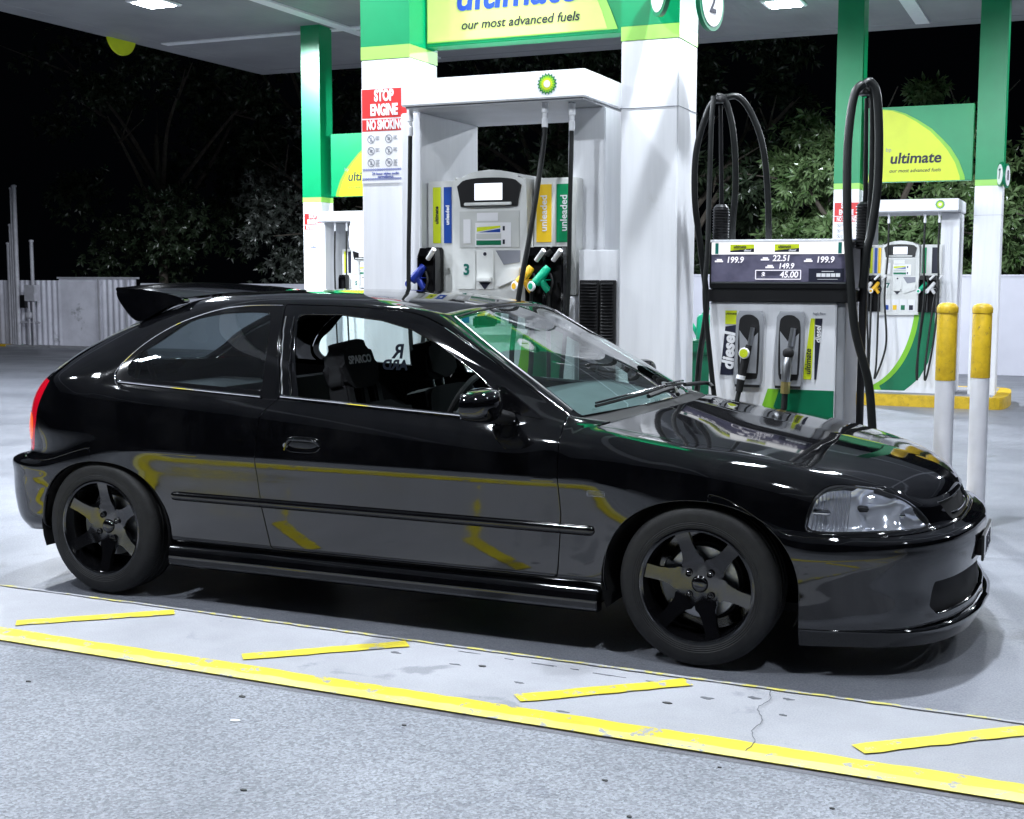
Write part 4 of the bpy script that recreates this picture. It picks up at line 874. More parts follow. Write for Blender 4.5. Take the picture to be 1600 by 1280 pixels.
# near board is wider: its yellow field fills nearly the whole panel
near = empty('sign_board', (-1.11, 1.80, 2.69), 'big bright yellow sign board between the two nearest columns, cut by the photo edge', 'sign', 'green and yellow fuel sign boards between columns')
MB().box((0, 0, 0), (1.28, .14, .95), .006).build('panel', 'sign_green', near)
simple('sign_pale', (.60, .70, .20), .4, var=.04)
MB().prism([(.012, .02), (1.19, .02), (1.15, .12), (1.09, .25), (1.0, .42), (.9, .56), (.74, .74), (.56, .88), (.40, .92), (.012, .92)], 1, -.0022, -.0042).build('lime_edge', 'band_green', near, smooth=False)
MB().prism([(.018, .026), (1.13, .026), (1.10, .12), (1.04, .25), (.95, .42), (.86, .55), (.70, .72), (.54, .85), (.38, .90), (.018, .90)], 1, -.0046, -.0062).build('yellow_field', 'sign_pale', near, smooth=False)
text('ultimate', .235, (.575, -.0085, .265), 'ink_blue', near, 'lettering', off=.005, shear=.1, sx=.98); text('our most advanced fuels', .074, (.60, -.0085, .105), 'ink', near, 'lettering', off=.0006, shear=.2)
text('bp', .09, (.20, -.0085, .42), 'ink_grey', near, 'lettering')
s1 = make_sign('far ultimate sign board at the right, behind the looped diesel hoses'); s1.location = (-.16, Y2+.15, 2.54)
s2 = make_sign('far left ultimate sign board, half hidden by the near white column', True); s2.location = (-8.05, Y2+.15, 2.54)
# the sign boards' own soffit lamp strips are not lit; round number signs hang on the columns' corners
def number_sign(n, loc, rz, label):
    s = empty('number_sign', loc, label, 'sign', 'round pump number signs on the columns', rz)
    MB().lathe([(.001, -.012), (.145, -.012), (.145, .012), (.001, .012)], d='y', seg=36).build('rim', 'sign_dark_green', s)
    MB().lathe([(.001, -.015), (.122, -.015), (.122, -.0125), (.001, -.0125)], d='y', seg=36).build('face', 'decal_white', s)
    text(n, .17, (0, -.018, .0), 'ink', s, 'number', off=.002); return s
number_sign('2', (.68, 1.50, 2.75), 1.40, 'round white number 2 sign projecting from the corner of the thick near column')
number_sign('1', (.43, 1.46, 2.835), -.95, 'round white number sign angled on the front of the thick near column')
number_sign('8', (1.535, Y2-.1, 2.56), 1.42, 'small round number sign turned edge-on at the far right column, right one'); number_sign('7', (1.47, Y2-.1, 2.58), -1.25, 'small round number sign turned edge-on at the far right column, left one')
# ---- STOP ENGINE notices
def make_notice(label):
    s = empty('warning_sign', (0, 0, 0), label, 'sign', 'STOP ENGINE NO SMOKING notices on columns')
    MB().box((0, 0, 0), (.315, .003, .545)).build('board', 'decal_white', s, smooth=False)
    MB().box((.004, -.0008, .375), (.311, -.0002, .541)).build('red_panel', 'decal_red', s, smooth=False); MB().box((.004, -.0008, .30), (.311, -.0002, .367)).build('red_band', 'decal_red', s, smooth=False)
    text('STOP', .088, (.150, -.0016, .500), 'decal_white', s, 'lettering', off=.004, sx=.60); text('ENGINE', .088, (.150, -.0016, .418), 'decal_white', s, 'lettering', off=.004, sx=.58)
    text('NO SMOKING', .074, (.157, -.0016, .333), 'decal_white', s, 'lettering', off=.003, sx=.52)
    for i in range(3):
        for j in range(2):
            cx, cz = .062+.118*j, .255-.068*i
            b = MB().lathe([(.0195, -.0012), (.0235, -.0012), (.0235, -.0004), (.0195, -.0004)], axis=(cx, 0, cz), d='y', seg=24, closed=True)
            b.prism([(cx-.016, cz+.014), (cx-.013, cz+.017), (cx+.016, cz-.014), (cx+.013, cz-.017)], 1, -.0012, -.0004)
            if (i+j) % 2: b.prism([(cx-.010, cz-.006), (cx+.004, cz-.010), (cx+.012, cz+.004), (cx-.002, cz+.010)], 1, -.0013, -.0004)
            else: b.prism([(cx-.006, cz-.012), (cx+.006, cz-.012), (cx+.004, cz+.010), (cx-.003, cz+.008)], 1, -.0013, -.0004)
            b.build('pictogram', 'ink_grey', s, smooth=False)
            b = MB()
            for k in range(3 if i < 2 else 5): b.box((cx+.030, -.0012, cz+.012-k*.008), (cx+.030+.026-.006*(k % 2), -.0004, cz+.0145-k*.008))
            b.build('caption', 'ink_grey', s, smooth=False)
    for z in (.072, .018):
        b = MB()
        for r_ in range(3):
            for k in range(26): b.box((.004+k*.0119+.006*(r_ % 2), -.0010, z+r_*.0045), (.004+k*.0119+.006*(r_ % 2)+.0058, -.0004, z+r_*.0045+.0040))
        b.build('check_band', 'ink_blue', s, smooth=False)
    text('24 hour video audio', .022, (.157, -.0012, .055), 'ink_blue', s, 'lettering', shear=.1); text('surveillance', .022, (.157, -.0012, .038), 'ink_blue', s, 'lettering', shear=.1)
    return s
nt0 = make_notice('large STOP ENGINE NO SMOKING notice on the near left column'); nt0.location = (-1.428, 1.596, 1.895)
for x, lb in ((-8.44, 'small red and white STOP ENGINE notice on the far left column'), (-.515, 'small STOP ENGINE notice on the far column behind the hoses')):
    q = copy_tree(nt0); q.location = (x, Y2-.004, 1.895+DZ); q['label'] = lb
# ================================================================ PUMP ISLANDS
def make_island(x0, x1, y0, y1, z0, z1, label):
    i_ = empty('pump_island', (0, 0, 0), label, 'kerb', 'raised pump islands with yellow kerbs')
    pts = rounded([(x0, y0+.25), (x0+.25, y0), ((x0+x1)/2, y0), (x1-.25, y0), (x1, y0+.25), (x1, y1-.25), (x1-.25, y1), ((x0+x1)/2, y1), (x0+.25, y1), (x0, y1-.25)], 4)
    MB().prism(pts, 2, z0-.25, z1, .012).build('kerb', 'worn_yellow', i_)
    MB().prism([(x0+.14, y0+.14), (x1-.14, y0+.14), (x1-.14, y1-.14), (x0+.14, y1-.14)], 2, z1-.01, z1+.003).build('slab', 'strip_concrete', i_, smooth=False); return i_
make_island(-3.4, 1.75, 1.32, 3.0, 0, .045, 'near pump island with worn yellow kerb behind the black car')
make_island(-1.25, 1.62, Y2-.42, Y2+1.3, gz(Y2), -.10, 'far pump island with worn yellow kerb, under pump 7'); make_island(-9.2, -4.5, Y2-.42, Y2+1.3, gz(Y2), -.10, 'far left pump island with yellow kerb, hidden behind the car')
def helios(parent, x, y, z, r):
    for k, (rr, mt, n) in enumerate(((1, 'sign_dark_green', 18), (.82, 'sign_lime', 18), (.60, 'sign_yellow', 18), (.36, 'decal_white', 18))):
        pts = []
        for i in range(n):
            a = 2*math.pi*i/n; pts += [(x+r*rr*math.cos(a), z+r*rr*math.sin(a)), (x+r*rr*.80*math.cos(a+math.pi/n), z+r*rr*.80*math.sin(a+math.pi/n))]
        MB().prism(pts, 1, y-.0012*(k+1), y-.0012*k-.0003).build('sunburst_emblem', mt, parent, smooth=False)
def make_gantry(label):
    g = empty('hose_gantry', (0, 0, 0), label, 'gantry', 'white hose gantries over the pumps')
    MB().box((0, 0, 0), (1.10, 1.0, .145), .006).build('beam', 'white_metal', g)
    MB().box((.02, .02, -.012), (1.08, .98, -.001)).build('underside', 'grey_metal', g, smooth=False)
    MB().box((-.10, .18, -2.25), (.03, .95, -.013), .006).build('left_leg', 'white_metal', g)
    MB().prism([(.03+.035, -2.25), (.065, -.013), (.31, -.013), (.031, -1.0)], 1, .20, .94).build('brace_panel', 'grey_metal', g, smooth=False) if False else None
    MB().box((.87, .35, -2.25), (1.09, .92, -.013), .006).build('right_leg', 'white_metal', g)
    helios(g, .885, -.0002, .075, .058); return g
g1 = make_gantry('large white hose gantry with sunburst emblem over pump 3'); g1.location = (-1.06, 1.40, 2.30)
# ---- dispenser with a bulging centre column
def make_pump(num, layout, label, decals):
    """layout: list of (x, nozzle material); local x 0..0.92, z 0 = island, front at y=0"""
    p = empty('fuel_pump', (0, 0, 0), label, 'fuel pump', 'pale fuel pumps under the gantries')
    Wp = .92
    MB().box((0, .06, 0), (Wp, .60, 1.20), .008).build('cabinet', 'white_metal', p)
    MB().box((0, .08, 1.205), (.19, .58, 1.855), .006).build('side_panel', 'light_panel', p); MB().box((.665, .08, 1.205), (Wp, .58, 1.855), .006).build('side_panel', 'light_panel', p)
    # green sweep on the lower door
    arcp = ell_arc(-.10, 1.16, .72, 1.13, -math.pi/2, 0, 22); a2 = [(min(x, .915), z) for x, z in arcp]
    sw = [(.915, .03)]+[(q[0]+.055, q[1]-.02) for q in arcp if .02 < q[0]+.055 < .9 and q[1] > .06]+[(.72, 1.10), (.915, 1.10)]
    MB().prism([(.10, .03)]+[(x, z) for x, z in arcp if x > .10 and z > .05]+[(.62, 1.14), (.70, 1.14)]+[(x+.06, z-.02) for x, z in arcp[::-1] if x > .10 and z > .09]+[(.24, .03)], 1, .0585, .0568).build('lime_sweep', 'sign_lime', p, smooth=False)
    MB().prism([(.24, .03)]+[(x+.06, z-.02) for x, z in arcp if x > .10 and z > .09]+[(.70, 1.10), (.86, 1.10), (.86, .75), (.80, .40), (.70, .2), (.60, .10), (.52, .03)], 1, .0583, .0560).build('green_sweep', 'sign_dark_green', p, smooth=False)
    c = [(.195, 1.02), (.225, .985), (.63, .985), (.66, 1.02), (.665, 1.30), (.655, 1.80), (.635, 1.845), (.56, 1.885), (.43, 1.905), (.30, 1.885), (.225, 1.845), (.205, 1.80)]
    MB().prism(rounded(c, 2), 1, .0, .56, .014).build('centre_column', 'light_panel', p)
    y = -.001
    MB().prism([(.232, 1.815)]+[(.43-.17*math.cos(t), 1.838+.022*math.sin(t)) for t in np.linspace(0, math.pi, 12)]+[(.628, 1.815), (.612, 1.75), (.605, 1.70), (.255, 1.70), (.248, 1.75)], 1, y, y-.012, .003).build('display_hood', 'black_trim', p)
    sc_ = MB().box((.345, -.0165, 1.735), (.515, -.0135, 1.828)).build('screen', 'screen_glow', p, smooth=False)
    MB().box((.285, -.03, 1.705), (.575, -.0135, 1.722), .003).build('visor', 'light_panel', p)
    MB().box((.245, -.004, 1.47), (.615, y-.0002, 1.675), .001).build('fascia_plate', 'beige_panel', p)
    MB().box((.355, -.006, 1.62), (.485, -.0042, 1.665)).build('label_plate', 'decal_white', p, smooth=False); MB().box((.27, -.006, 1.495), (.315, -.0042, 1.63)).build('notice', 'decal_white', p, smooth=False)
    MB().box((.345, -.006, 1.475), (.565, -.0042, 1.61)).build('grade_card', 'decal_white', p, smooth=False)
    MB().prism([(.355, 1.585), (.355, 1.56), (.50, 1.582), (.50, 1.592)], 1, -.0063, -.0075).build('card_stripe', 'sign_yellow', p, smooth=False); MB().prism([(.365, 1.556), (.50, 1.556), (.50, 1.576)], 1, -.0063, -.0075).build('card_stripe', 'decal_blue', p, smooth=False)
    MB().box((.352, -.0075, 1.520), (.505, -.0063, 1.549)).build('card_stripe', 'beige_panel', p, smooth=False); MB().box((.352, -.0075, 1.485), (.505, -.0063, 1.511)).build('card_stripe', 'sign_dark_green', p, smooth=False)
    for z in (1.49, 1.565): MB().box((.515, -.0075, z), (.528, -.0063, z+.025)).build('button', 'ink', p, smooth=False)
    MB().box((.235, -.006, 1.235), (.345, -.0012, 1.455), .002).build('number_plate', 'light_panel', p); text(num, .085, (.290, -.0075, 1.345), 'ink_teal', p, 'pump_number', off=.0025)
    MB().box((.352, -.006, 1.235), (.46, -.0012, 1.455), .002).build('receipt_panel', 'light_panel', p)
    MB().lathe([(.001, -.009), (.010, -.009), (.010, -.004)], axis=(.405, 0, 1.435), d='y', seg=16).build('lock', 'ink', p)
    MB().prism([(.36, 1.305), (.45, 1.305), (.445, 1.28), (.365, 1.28)], 1, -.035, -.0065, .004).build('card_slot', 'light_panel', p); MB().prism([(.37, 1.276), (.44, 1.276), (.405, 1.235)], 1, -.010, -.0065).build('slot_shadow', 'ink', p, smooth=False)
    MB().prism([(.47, 1.455), (.62, 1.455), (.62, 1.39), (.52, 1.375)], 1, -.0045, -.0015).build('tray_recess', 'ink_grey', p, smooth=False); MB().prism([(.48, 1.25), (.50, 1.25), (.625, 1.30), (.625, 1.36), (.54, 1.35)], 1, -.02, -.0015, .003).build('tray', 'light_panel', p)
    for k, mt in enumerate(('decal_blue', 'decal_yellow', 'sign_dark_green', 'ink')):
        x = .245+k*.098; MB().box((x, -.006, 1.035), (x+.085, -.0012, 1.175), .001).build('grade_button', 'decal_white', p); MB().box((x+.014, -.0085, 1.045), (x+.062, -.0065, 1.105)).build('button_face', mt, p, smooth=False)
    for (x0, x1, mt, words, wm) in decals:
        MB().prism([(x0, 1.50), (x1, 1.50), (x1, 1.82), (x0, 1.82)], 1, .0785, .0765).build('grade_decal', mt, p, smooth=False)
        if words: text(words, min(.075, (x1-x0)*.62), ((x0+x1)/2, .0755, 1.66), wm, p, 'decal_lettering', rot=(math.pi/2, -math.pi/2, 0), off=.001)
    for (x, mt) in layout:
        MB().prism([(x-.055, 1.02), (x+.055, 1.02), (x+.055, 1.46), (x+.045, 1.475), (x-.035, 1.475), (x-.055, 1.455)], 1, .03, .076, .004).build('nozzle_boot', 'matte_black', p)
        MB().box((x-.058, -.045, 1.02), (x-.046, .03, 1.42), .004).box((x+.046, -.045, 1.02), (x+.058, .03, 1.42), .004).prism([(x-.058, 1.42), (x+.058, 1.42), (x+.05, 1.47), (x-.04, 1.47)], 1, -.045, .03, .005).build('boot_shroud', 'gloss_black', p)
    return p
def make_nozzle(name, label, cat_group, loc, body_mat, pts, conn=None, r=.011, big=1.22, far=False):
    """hose with its nozzle: one thing that lifts away"""
    n = empty(name, loc, label, 'fuel hose', cat_group)
    s = big
    if body_mat:
        MB().tube([(.038*s, .0, .125*s), (.02*s, -.01, .06*s)], .0115*s, 12).build('spout', 'nozzle_white', n)
        MB().lathe([(.001, -.004), (.030*s, -.004), (.034*s, 0), (.030*s, .004), (.001, .004)], axis=(0, 0, 0), d='z', seg=20).build('splash_guard', body_mat, n)
        n.children[-1].location = (.018*s, -.012, .055*s); n.children[-1].rotation_euler = (.5, .5, 0)
        MB().tube(crv([(.02*s, -.012, .058*s), (-.005*s, -.03, .02*s), (-.035*s, -.04, -.015*s)], 5), [.016*s, .018*s, .019*s, .020*s, .021*s, .021*s, .021*s, .021*s, .021*s, .022*s, .020*s], 14).tube(crv([(-.01*s, -.03, .005*s), (.01*s, -.025, -.03*s), (.025*s, -.02, -.05*s)], 4), [.016*s]*9, 10).build('nozzle_body', body_mat, n, ang=50)
        cp = MB().lathe([(.001, -.007), (.020*s, -.007), (.024*s, 0), (.022*s, .007), (.001, .007)], d='y', seg=24).build('nozzle_cap', 'decal_white', n); cp.location = (-.048*s, -.055, -.028*s); cp.rotation_euler = (0, 0, -.4)
        MB().lathe([(.001, -.0085), (.014*s, -.0085), (.014*s, -.006)], d='y', seg=20).build('cap_mark', body_mat, cp)
        MB().tube(crv([(.035*s, -.03, .03*s), (.05*s, -.04, -.01*s), (.035*s, -.035, -.06*s)], 5), .005*s, 8).build('trigger_guard', 'matte_black', n)
    if pts: MB().tube(crv(pts, 10), r, 12).build('hose', 'hose_rubber', n)
    if conn:
        x, y_, z = conn; MB().lathe([(.012, .02), (.018, .015), (.018, -.045), (.013, -.05), (.013, -.075), (.017, -.08), (.017, -.125), (.012, -.13)], axis=conn, d='z', seg=18).build('swivel', 'white_metal', n); MB().box((x-.018, y_-.012, z+.012), (x+.018, y_+.012, z+.03), .003).build('swivel_bracket', 'grey_metal', n)
    return n
p3_ = make_pump('3', [(.05, 0), (.725, 0), (.835, 0)], 'pale fuel pump numbered 3 with curved head and lit screen', [(.035, .085, 'sign_yellow', 'ultimate', 'ink'), (.105, .155, 'decal_blue', 'unleaded', 'decal_white'), (.685, .775, 'decal_yellow', 'unleaded', 'decal_white'), (.805, .895, 'sign_green', 'unleaded', 'decal_white')])
p3_.location = (-1.02, 1.565, .045)
HG = 'fuel hoses with nozzles at pump 3'
make_nozzle('fuel_hose', 'black hose with blue nozzle at the left side of pump 3', HG, (-1.02, 1.56, 1.345), 'nozzle_blue', [(-.035, -.06, .82), (-.035, -.07, .5), (-.04, -.08, .1), (-.03, -.09, -.25), (.0, -.08, -.6), (.03, -.03, -.3), (.02, -.02, -.05)], (-.035, -.06, .93), .0125)
make_nozzle('fuel_hose', 'black hose hanging diagonally in front of pump 3, ending in the yellow nozzle', HG, (-.345, 1.55, 1.335), 'nozzle_yellow', [(.12, -.06, .85), (.115, -.07, .72), (.07, -.12, .3), (.01, -.16, -.1), (-.03, -.16, -.45), (.0, -.12, -.75), (.04, -.06, -.5), (.03, -.02, -.05)], (.12, -.06, .95), .0145)
make_nozzle('fuel_hose', 'black straight hose at the right of pump 3 with the green nozzle', HG, (-.245, 1.55, 1.335), 'nozzle_green', [(.17, -.04, .83), (.165, -.05, .4), (.16, -.06, -.1), (.12, -.08, -.6), (.06, -.07, -.75), (.04, -.04, -.4), (.03, -.02, -.05)], (.17, -.04, .93), .0125)
# far pump 7
p7 = make_pump('7', [(.06, 0), (.15, 0), (.72, 0), (.82, 0)], 'distant pale fuel pump numbered 7 with green sweep, on the far island', [(.035, .085, 'sign_yellow', '', 'ink'), (.105, .14, 'decal_blue', '', 'ink'), (.15, .185, 'decal_yellow', '', 'ink'), (.685, .735, 'sign_green', '', 'ink'), (.80, .88, 'ink', '', 'ink')])
p7.location = (-.10, Y2-.10, -.105)
g2 = copy_tree(g1); g2.location = (-.08, Y2-.32, 2.15); g2['label'] = 'distant white hose gantry with sunburst emblem over pump 7'
g3 = copy_tree(g1); g3.location = (-8.02, Y2-.32, 2.15); g3['label'] = 'distant white hose gantry at the left behind the near white column'
HG2 = 'fuel hoses with nozzles at pump 7'
for (x, mt, side, lb) in ((-.03, 'nozzle_white', -1, 'distant hose with white nozzle, leftmost on pump 7'), (.06, 'nozzle_yellow', -1, 'distant hose with yellow nozzle on pump 7'), (.63, 'nozzle_green', 1, 'distant hose with green nozzle on pump 7'), (.73, 'nozzle_white', 1, 'distant hose with white nozzle, rightmost on pump 7')):
    tx = {-.03: -.0, .06: .13, .63: -.01, .73: .06}[x]
    make_nozzle('fuel_hose', lb, HG2, (x, Y2-.14, 1.21), mt, [(tx, -.04, .86), (tx, -.05, .4), (tx+.02*side, -.08, -.1), (tx-.02*side, -.12, -.7), (.0-.03*side, -.14, -1.12), (-.04*side, -.12, -.9), (.03, -.02, -.05)], (tx, -.04, .93), .0125)
p5 = make_pump('5', [(.06, 0), (.82, 0)], 'distant pale fuel pump partly hidden behind the near left column', [(.035, .085, 'sign_yellow', '', 'ink'), (.105, .155, 'ink', '', 'ink')]); p5.location = (-7.80, Y2-.05, -.105)
for x, lb in ((-7.78, 'distant black hose beside the small red notice on the far left column'), (-7.58, 'distant black hose hanging right of the other one at the far left pump')):
    make_nozzle('fuel_hose', lb, 'hoses of the far left pump', (x, Y2-.2, 1.21), None, [(0, 0, .82), (0, -.02, .3), (.03, -.05, -.4), (.05, -.05, -.9)], (0, 0, .93), .0125)
b = MB().prism(rounded([(0, .02), (.02, .32), (.06, .50), (.45, .58), (.60, .5), (.60, 0), (.3, -.04)], 4), 1, 0, .22, .02); hd_ = b.build('towel_dispenser', 'white_metal'); hd_.location = (-7.33, Y2-.55, 1.72); tag(hd_, 'white rounded dispenser box at the far left pump, cut by the near column', 'dispenser box')
# ---- louvred vents beside pump 3
for x0, x1, lb in ((-.055, .055, 'tall black louvred vent, left one of the pair beside pump 3'), (.065, .150, 'narrower black louvred vent, right one of the pair beside pump 3')):
    v = empty('vent', (0, 0, 0), lb, 'vent', 'black louvred vents'); MB().box((x0, 1.585, .72), (x1, 1.62, 1.335), .003).build('frame', 'matte_black', v)
    b = MB()
    for k in range(34): b.prism([(1.575, .735+k*.0175), (1.586, .735+k*.0175+.009), (1.586, .735+k*.0175+.003)], 0, x0+.008, x1-.008)
    b.build('louvres', 'black_trim', v, smooth=False)
vb = MB().box((-.07, 1.615, .05), (.165, 1.9, 1.50), .004).build('service_cabinet', 'white_metal'); tag(vb, 'white cabinet behind the black louvres beside the thick column', 'cabinet')
# ================================================================ DIESEL PUMP 1
dp = empty('diesel_pump', (.70, 1.50, .045), 'old diesel pump numbered 1 with violet price display and two grey nozzle holders', 'fuel pump')
def DX(px): return (px-1108)/305
def DZ_(py): return 1.495-(py-378)/309
MB().box((.0, .02, 0), (.655, .42, 1.18), .006).build('cabinet', 'white_metal', dp)
MB().box((.656, .035, 0), (.70, .42, 1.18), .004).build('side_pillar', 'grey_metal', dp); MB().box((-.012, .0, 1.181), (.735, .44, 1.245), .004).build('shelf', 'black_trim', dp)
MB().box((.0, .0, 1.246), (.71, .44, 1.495), .006).build('head', 'black_trim', dp)
MB().box((-.004, -.008, 1.487), (.714, .44, 1.50), .002).build('head_cap', 'white_metal', dp)
MB().box((.012, -.004, 1.425), (.70, -.0005, 1.486)).build('lit_header', 'display_top', dp, smooth=False)
MB().box((.012, -.004, 1.285), (.70, -.0005, 1.424)).build('price_display', 'display_violet', dp, smooth=False); MB().box((.012, -.006, 1.276), (.70, -.0005, 1.284)).build('display_trim', 'steel', dp)
for x in (.040, .668): text('1', .065, (x, -.006, 1.452), 'ink_teal', dp, 'pump_number', off=.006)
for x in (.17, .40):
    MB().box((x-.06, -.0055, 1.435), (x+.065, -.0042, 1.475)).build('brand_label', 'sign_yellow', dp, smooth=False); MB().prism([(x-.06, 1.4355), (x+.065, 1.4355), (x+.065, 1.455), (x-.06, 1.443)], 1, -.0068, -.0057).build('brand_label', 'ink', dp, smooth=False); text('ultimate', .020, (x-.01, -.0075, 1.463), 'ink', dp, 'lettering', shear=.2, off=.0004); text('diesel', .016, (x+.03, -.0075, 1.4435), 'decal_white', dp, 'lettering', shear=.2, off=.0004)
def lcd(t, x, z, s, tg_=True):
    text(t, s, (x, -.0055, z), 'lcd_glow', dp, 'price_digits', off=.0008, shear=.15, sx=.95)
    if tg_: MB().box((x-.105, -.0052, z-.010), (x-.062, -.0042, z-.002)).box((x-.095, -.0052, z-.001), (x-.068, -.0042, z+.006)).build('unit_tag', 'lcd_glow', dp, smooth=False)
lcd('199.9', .135, 1.395, .043); lcd('22.51', .375, 1.403, .043); lcd('199.9', .595, 1.395, .043); lcd('149.9', .40, 1.364, .038); lcd('45.00', .415, 1.320, .044, False); text('$', .034, (.285, -.0055, 1.320), 'lcd_glow', dp, 'price_digits', off=.001)
fr = MB(); q = [(.245, 1.298), (.475, 1.298), (.475, 1.343), (.245, 1.343), (.245, 1.298)]
for a, c in zip(q, q[1:]): fr.tube([(a[0], -.006, a[1]), (c[0], -.006, c[1])], .0022, 6)
fr.build('total_frame', 'lcd_glow', dp); MB().box((.515, -.0055, 1.287), (.69, -.0042, 1.352)).build('totals_window', 'ink', dp, smooth=False)
for k in range(5): MB().box((.555+k*.024, -.0066, 1.310), (.576+k*.024, -.0057, 1.328)).build('counter_digit', 'decal_white', dp, smooth=False)
b = MB().box((.58, -.0066, 1.336), (.64, -.0057, 1.339)).box((.56, -.0066, 1.297), (.66, -.0057, 1.299)).build('totals_caption', 'decal_white', dp, smooth=False)
# lower panel graphics and the two holders
MB().prism([(.315, .735), (.375, .735), (.285, .45), (.225, .45)], 1, .0185, .0165).build('lime_stripe', 'sign_lime', dp, smooth=False); MB().prism([(.375, .735), (.652, .735), (.652, .40), (.60, .10), (.18, .10)], 1, .0187, .0162).build('green_panel', 'sign_dark_green', dp, smooth=False)
MB().box((.085, .0165, 1.065), (.145, .0185, 1.135)).build('brand_label', 'sign_yellow', dp, smooth=False); text('ultimate', .018, (.115, .0155, 1.12), 'ink', dp, 'lettering', shear=.2)
MB().prism([(.062, .80), (.132, .80), (.146, 1.062), (.086, 1.052)], 1, .0165, .0185).build('diesel_label', 'ink', dp, smooth=False); text('diesel', .085, (.108, .0155, .925), 'decal_white', dp, 'lettering', rot=(math.pi/2, -math.pi/2+.04, 0), off=.0035, shear=.15)
MB().prism([(.492, .79), (.537, .79), (.548, 1.10), (.528, 1.10)], 1, .0165, .0185).build('grade_label', 'sign_yellow', dp, smooth=False); MB().prism([(.552, .79), (.562, .79), (.586, 1.10), (.550, 1.10)], 1, .0165, .0185).build('grade_label', 'ink', dp, smooth=False)
text('ultimate', .040, (.520, .0155, .88), 'ink', dp, 'lettering', rot=(math.pi/2, -math.pi/2, 0), off=.0006, shear=.2); text('diesel', .038, (.567, .0155, 1.02), 'decal_white', dp, 'lettering', rot=(math.pi/2, -math.pi/2, 0), off=.001, shear=.2); text('high flow', .018, (.57, .0155, 1.125), 'ink_grey', dp, 'lettering')
for cx in (.215, .425):
    B_ = .155
    ho_ = [(cx-.068, .585+B_), (cx+.062, .585+B_), (cx+.073, .62+B_), (cx+.078, .95+B_), (cx+.064, .98+B_), (cx-.05, .98+B_), (cx-.066, .95+B_), (cx-.075, .62+B_)]
    H_ = MB().prism(ho_, 1, -.012, .019, .006).build('nozzle_holder', 'grey_metal', dp); inner = rounded([(cx-.05, .66+B_), (cx-.02, .63+B_), (cx+.03, .63+B_), (cx+.054, .66+B_), (cx+.058, .90+B_), (cx+.035, .95+B_), (cx, .962+B_), (cx-.035, .95+B_), (cx-.05, .90+B_)], 3)
    MB().prism(inner, 1, -.0125, -.0145).build('holder_recess', 'matte_black', H_, smooth=False); MB().prism([(cx-.046, .88+B_), (cx+.0, .82+B_), (cx+.052, .87+B_), (cx+.045, .66+B_), (cx-.038, .66+B_)], 1, -.0147, -.018, .001).build('holder_scoop', 'grey_metal', H_)
    MB().prism([(cx-.066, .588+B_), (cx+.064, .588+B_), (cx+.064, .60+B_), (cx-.066, .60+B_)], 1, -.014, -.0125).build('holder_sill', 'matte_black', H_, smooth=False)
HD = 'thick black hoses of the diesel pump'
n1 = empty('diesel_nozzle', (.915, 1.475, .965), 'black diesel nozzle with round yellow cap in the left holder', 'nozzle')
MB().tube([(.025, 0, .13), (.01, 0, .03)], .012, 12).build('spout', 'steel', n1); MB().tube([(.01, -.01, .04), (-.005, -.02, -.03), (-.02, -.03, -.12), (-.032, -.035, -.20)], [.016, .022, .021, .018], 14).build('grip', 'matte_black', n1); MB().tube([(-.022, -.032, -.115), (-.026, -.034, -.135)], .0235, 14).build('collar', 'decal_white', n1)
c_ = MB().lathe([(.001, -.01), (.026, -.01), (.029, 0), (.026, .008), (.001, .008)], axis=(-.006, -.045, -.0), d='y', seg=24).build('cap', 'decal_white', n1); MB().lathe([(.001, -.012), (.022, -.012), (.022, -.0095)], axis=(-.006, -.045, -.0), d='y', seg=24).build('cap_mark', 'sign_yellow', c_); MB().tube(crv([(-.032, -.035, -.20), (-.05, -.06, -.33), (-.07, -.09, -.55), (-.06, -.1, -.88)], 6), .0125, 12).build('hose', 'hose_rubber', n1)
n2 = empty('diesel_nozzle', (1.128, 1.475, .965), 'silver high-flow diesel nozzle with brass collar in the right holder', 'nozzle')
MB().tube([(.022, 0, .13), (.008, 0, .04)], .015, 12).build('spout', 'steel', n2); ell(MB(), (.002, -.02, .005), (.028, .025, .024)).build('valve', 'matte_black', n2); MB().tube([(0, -.02, -.01), (-.002, -.03, -.06), (-.006, -.03, -.14)], [.014, .025, .023], 14).build('grip', 'steel', n2)
m, nt, b = nodemat('brass'); b.inputs['Base Color'].default_value = (.55, .45, .18, 1); b.inputs['Metallic'].default_value = .9; b.inputs['Roughness'].default_value = .35
MB().tube([(-.006, -.03, -.14), (-.008, -.03, -.20)], .024, 8).build('collar', 'brass', n2); MB().tube(crv([(-.008, -.03, -.20), (-.01, -.05, -.4), (-.01, -.06, -.88)], 6), .016, 12).build('hose', 'hose_rubber', n2)
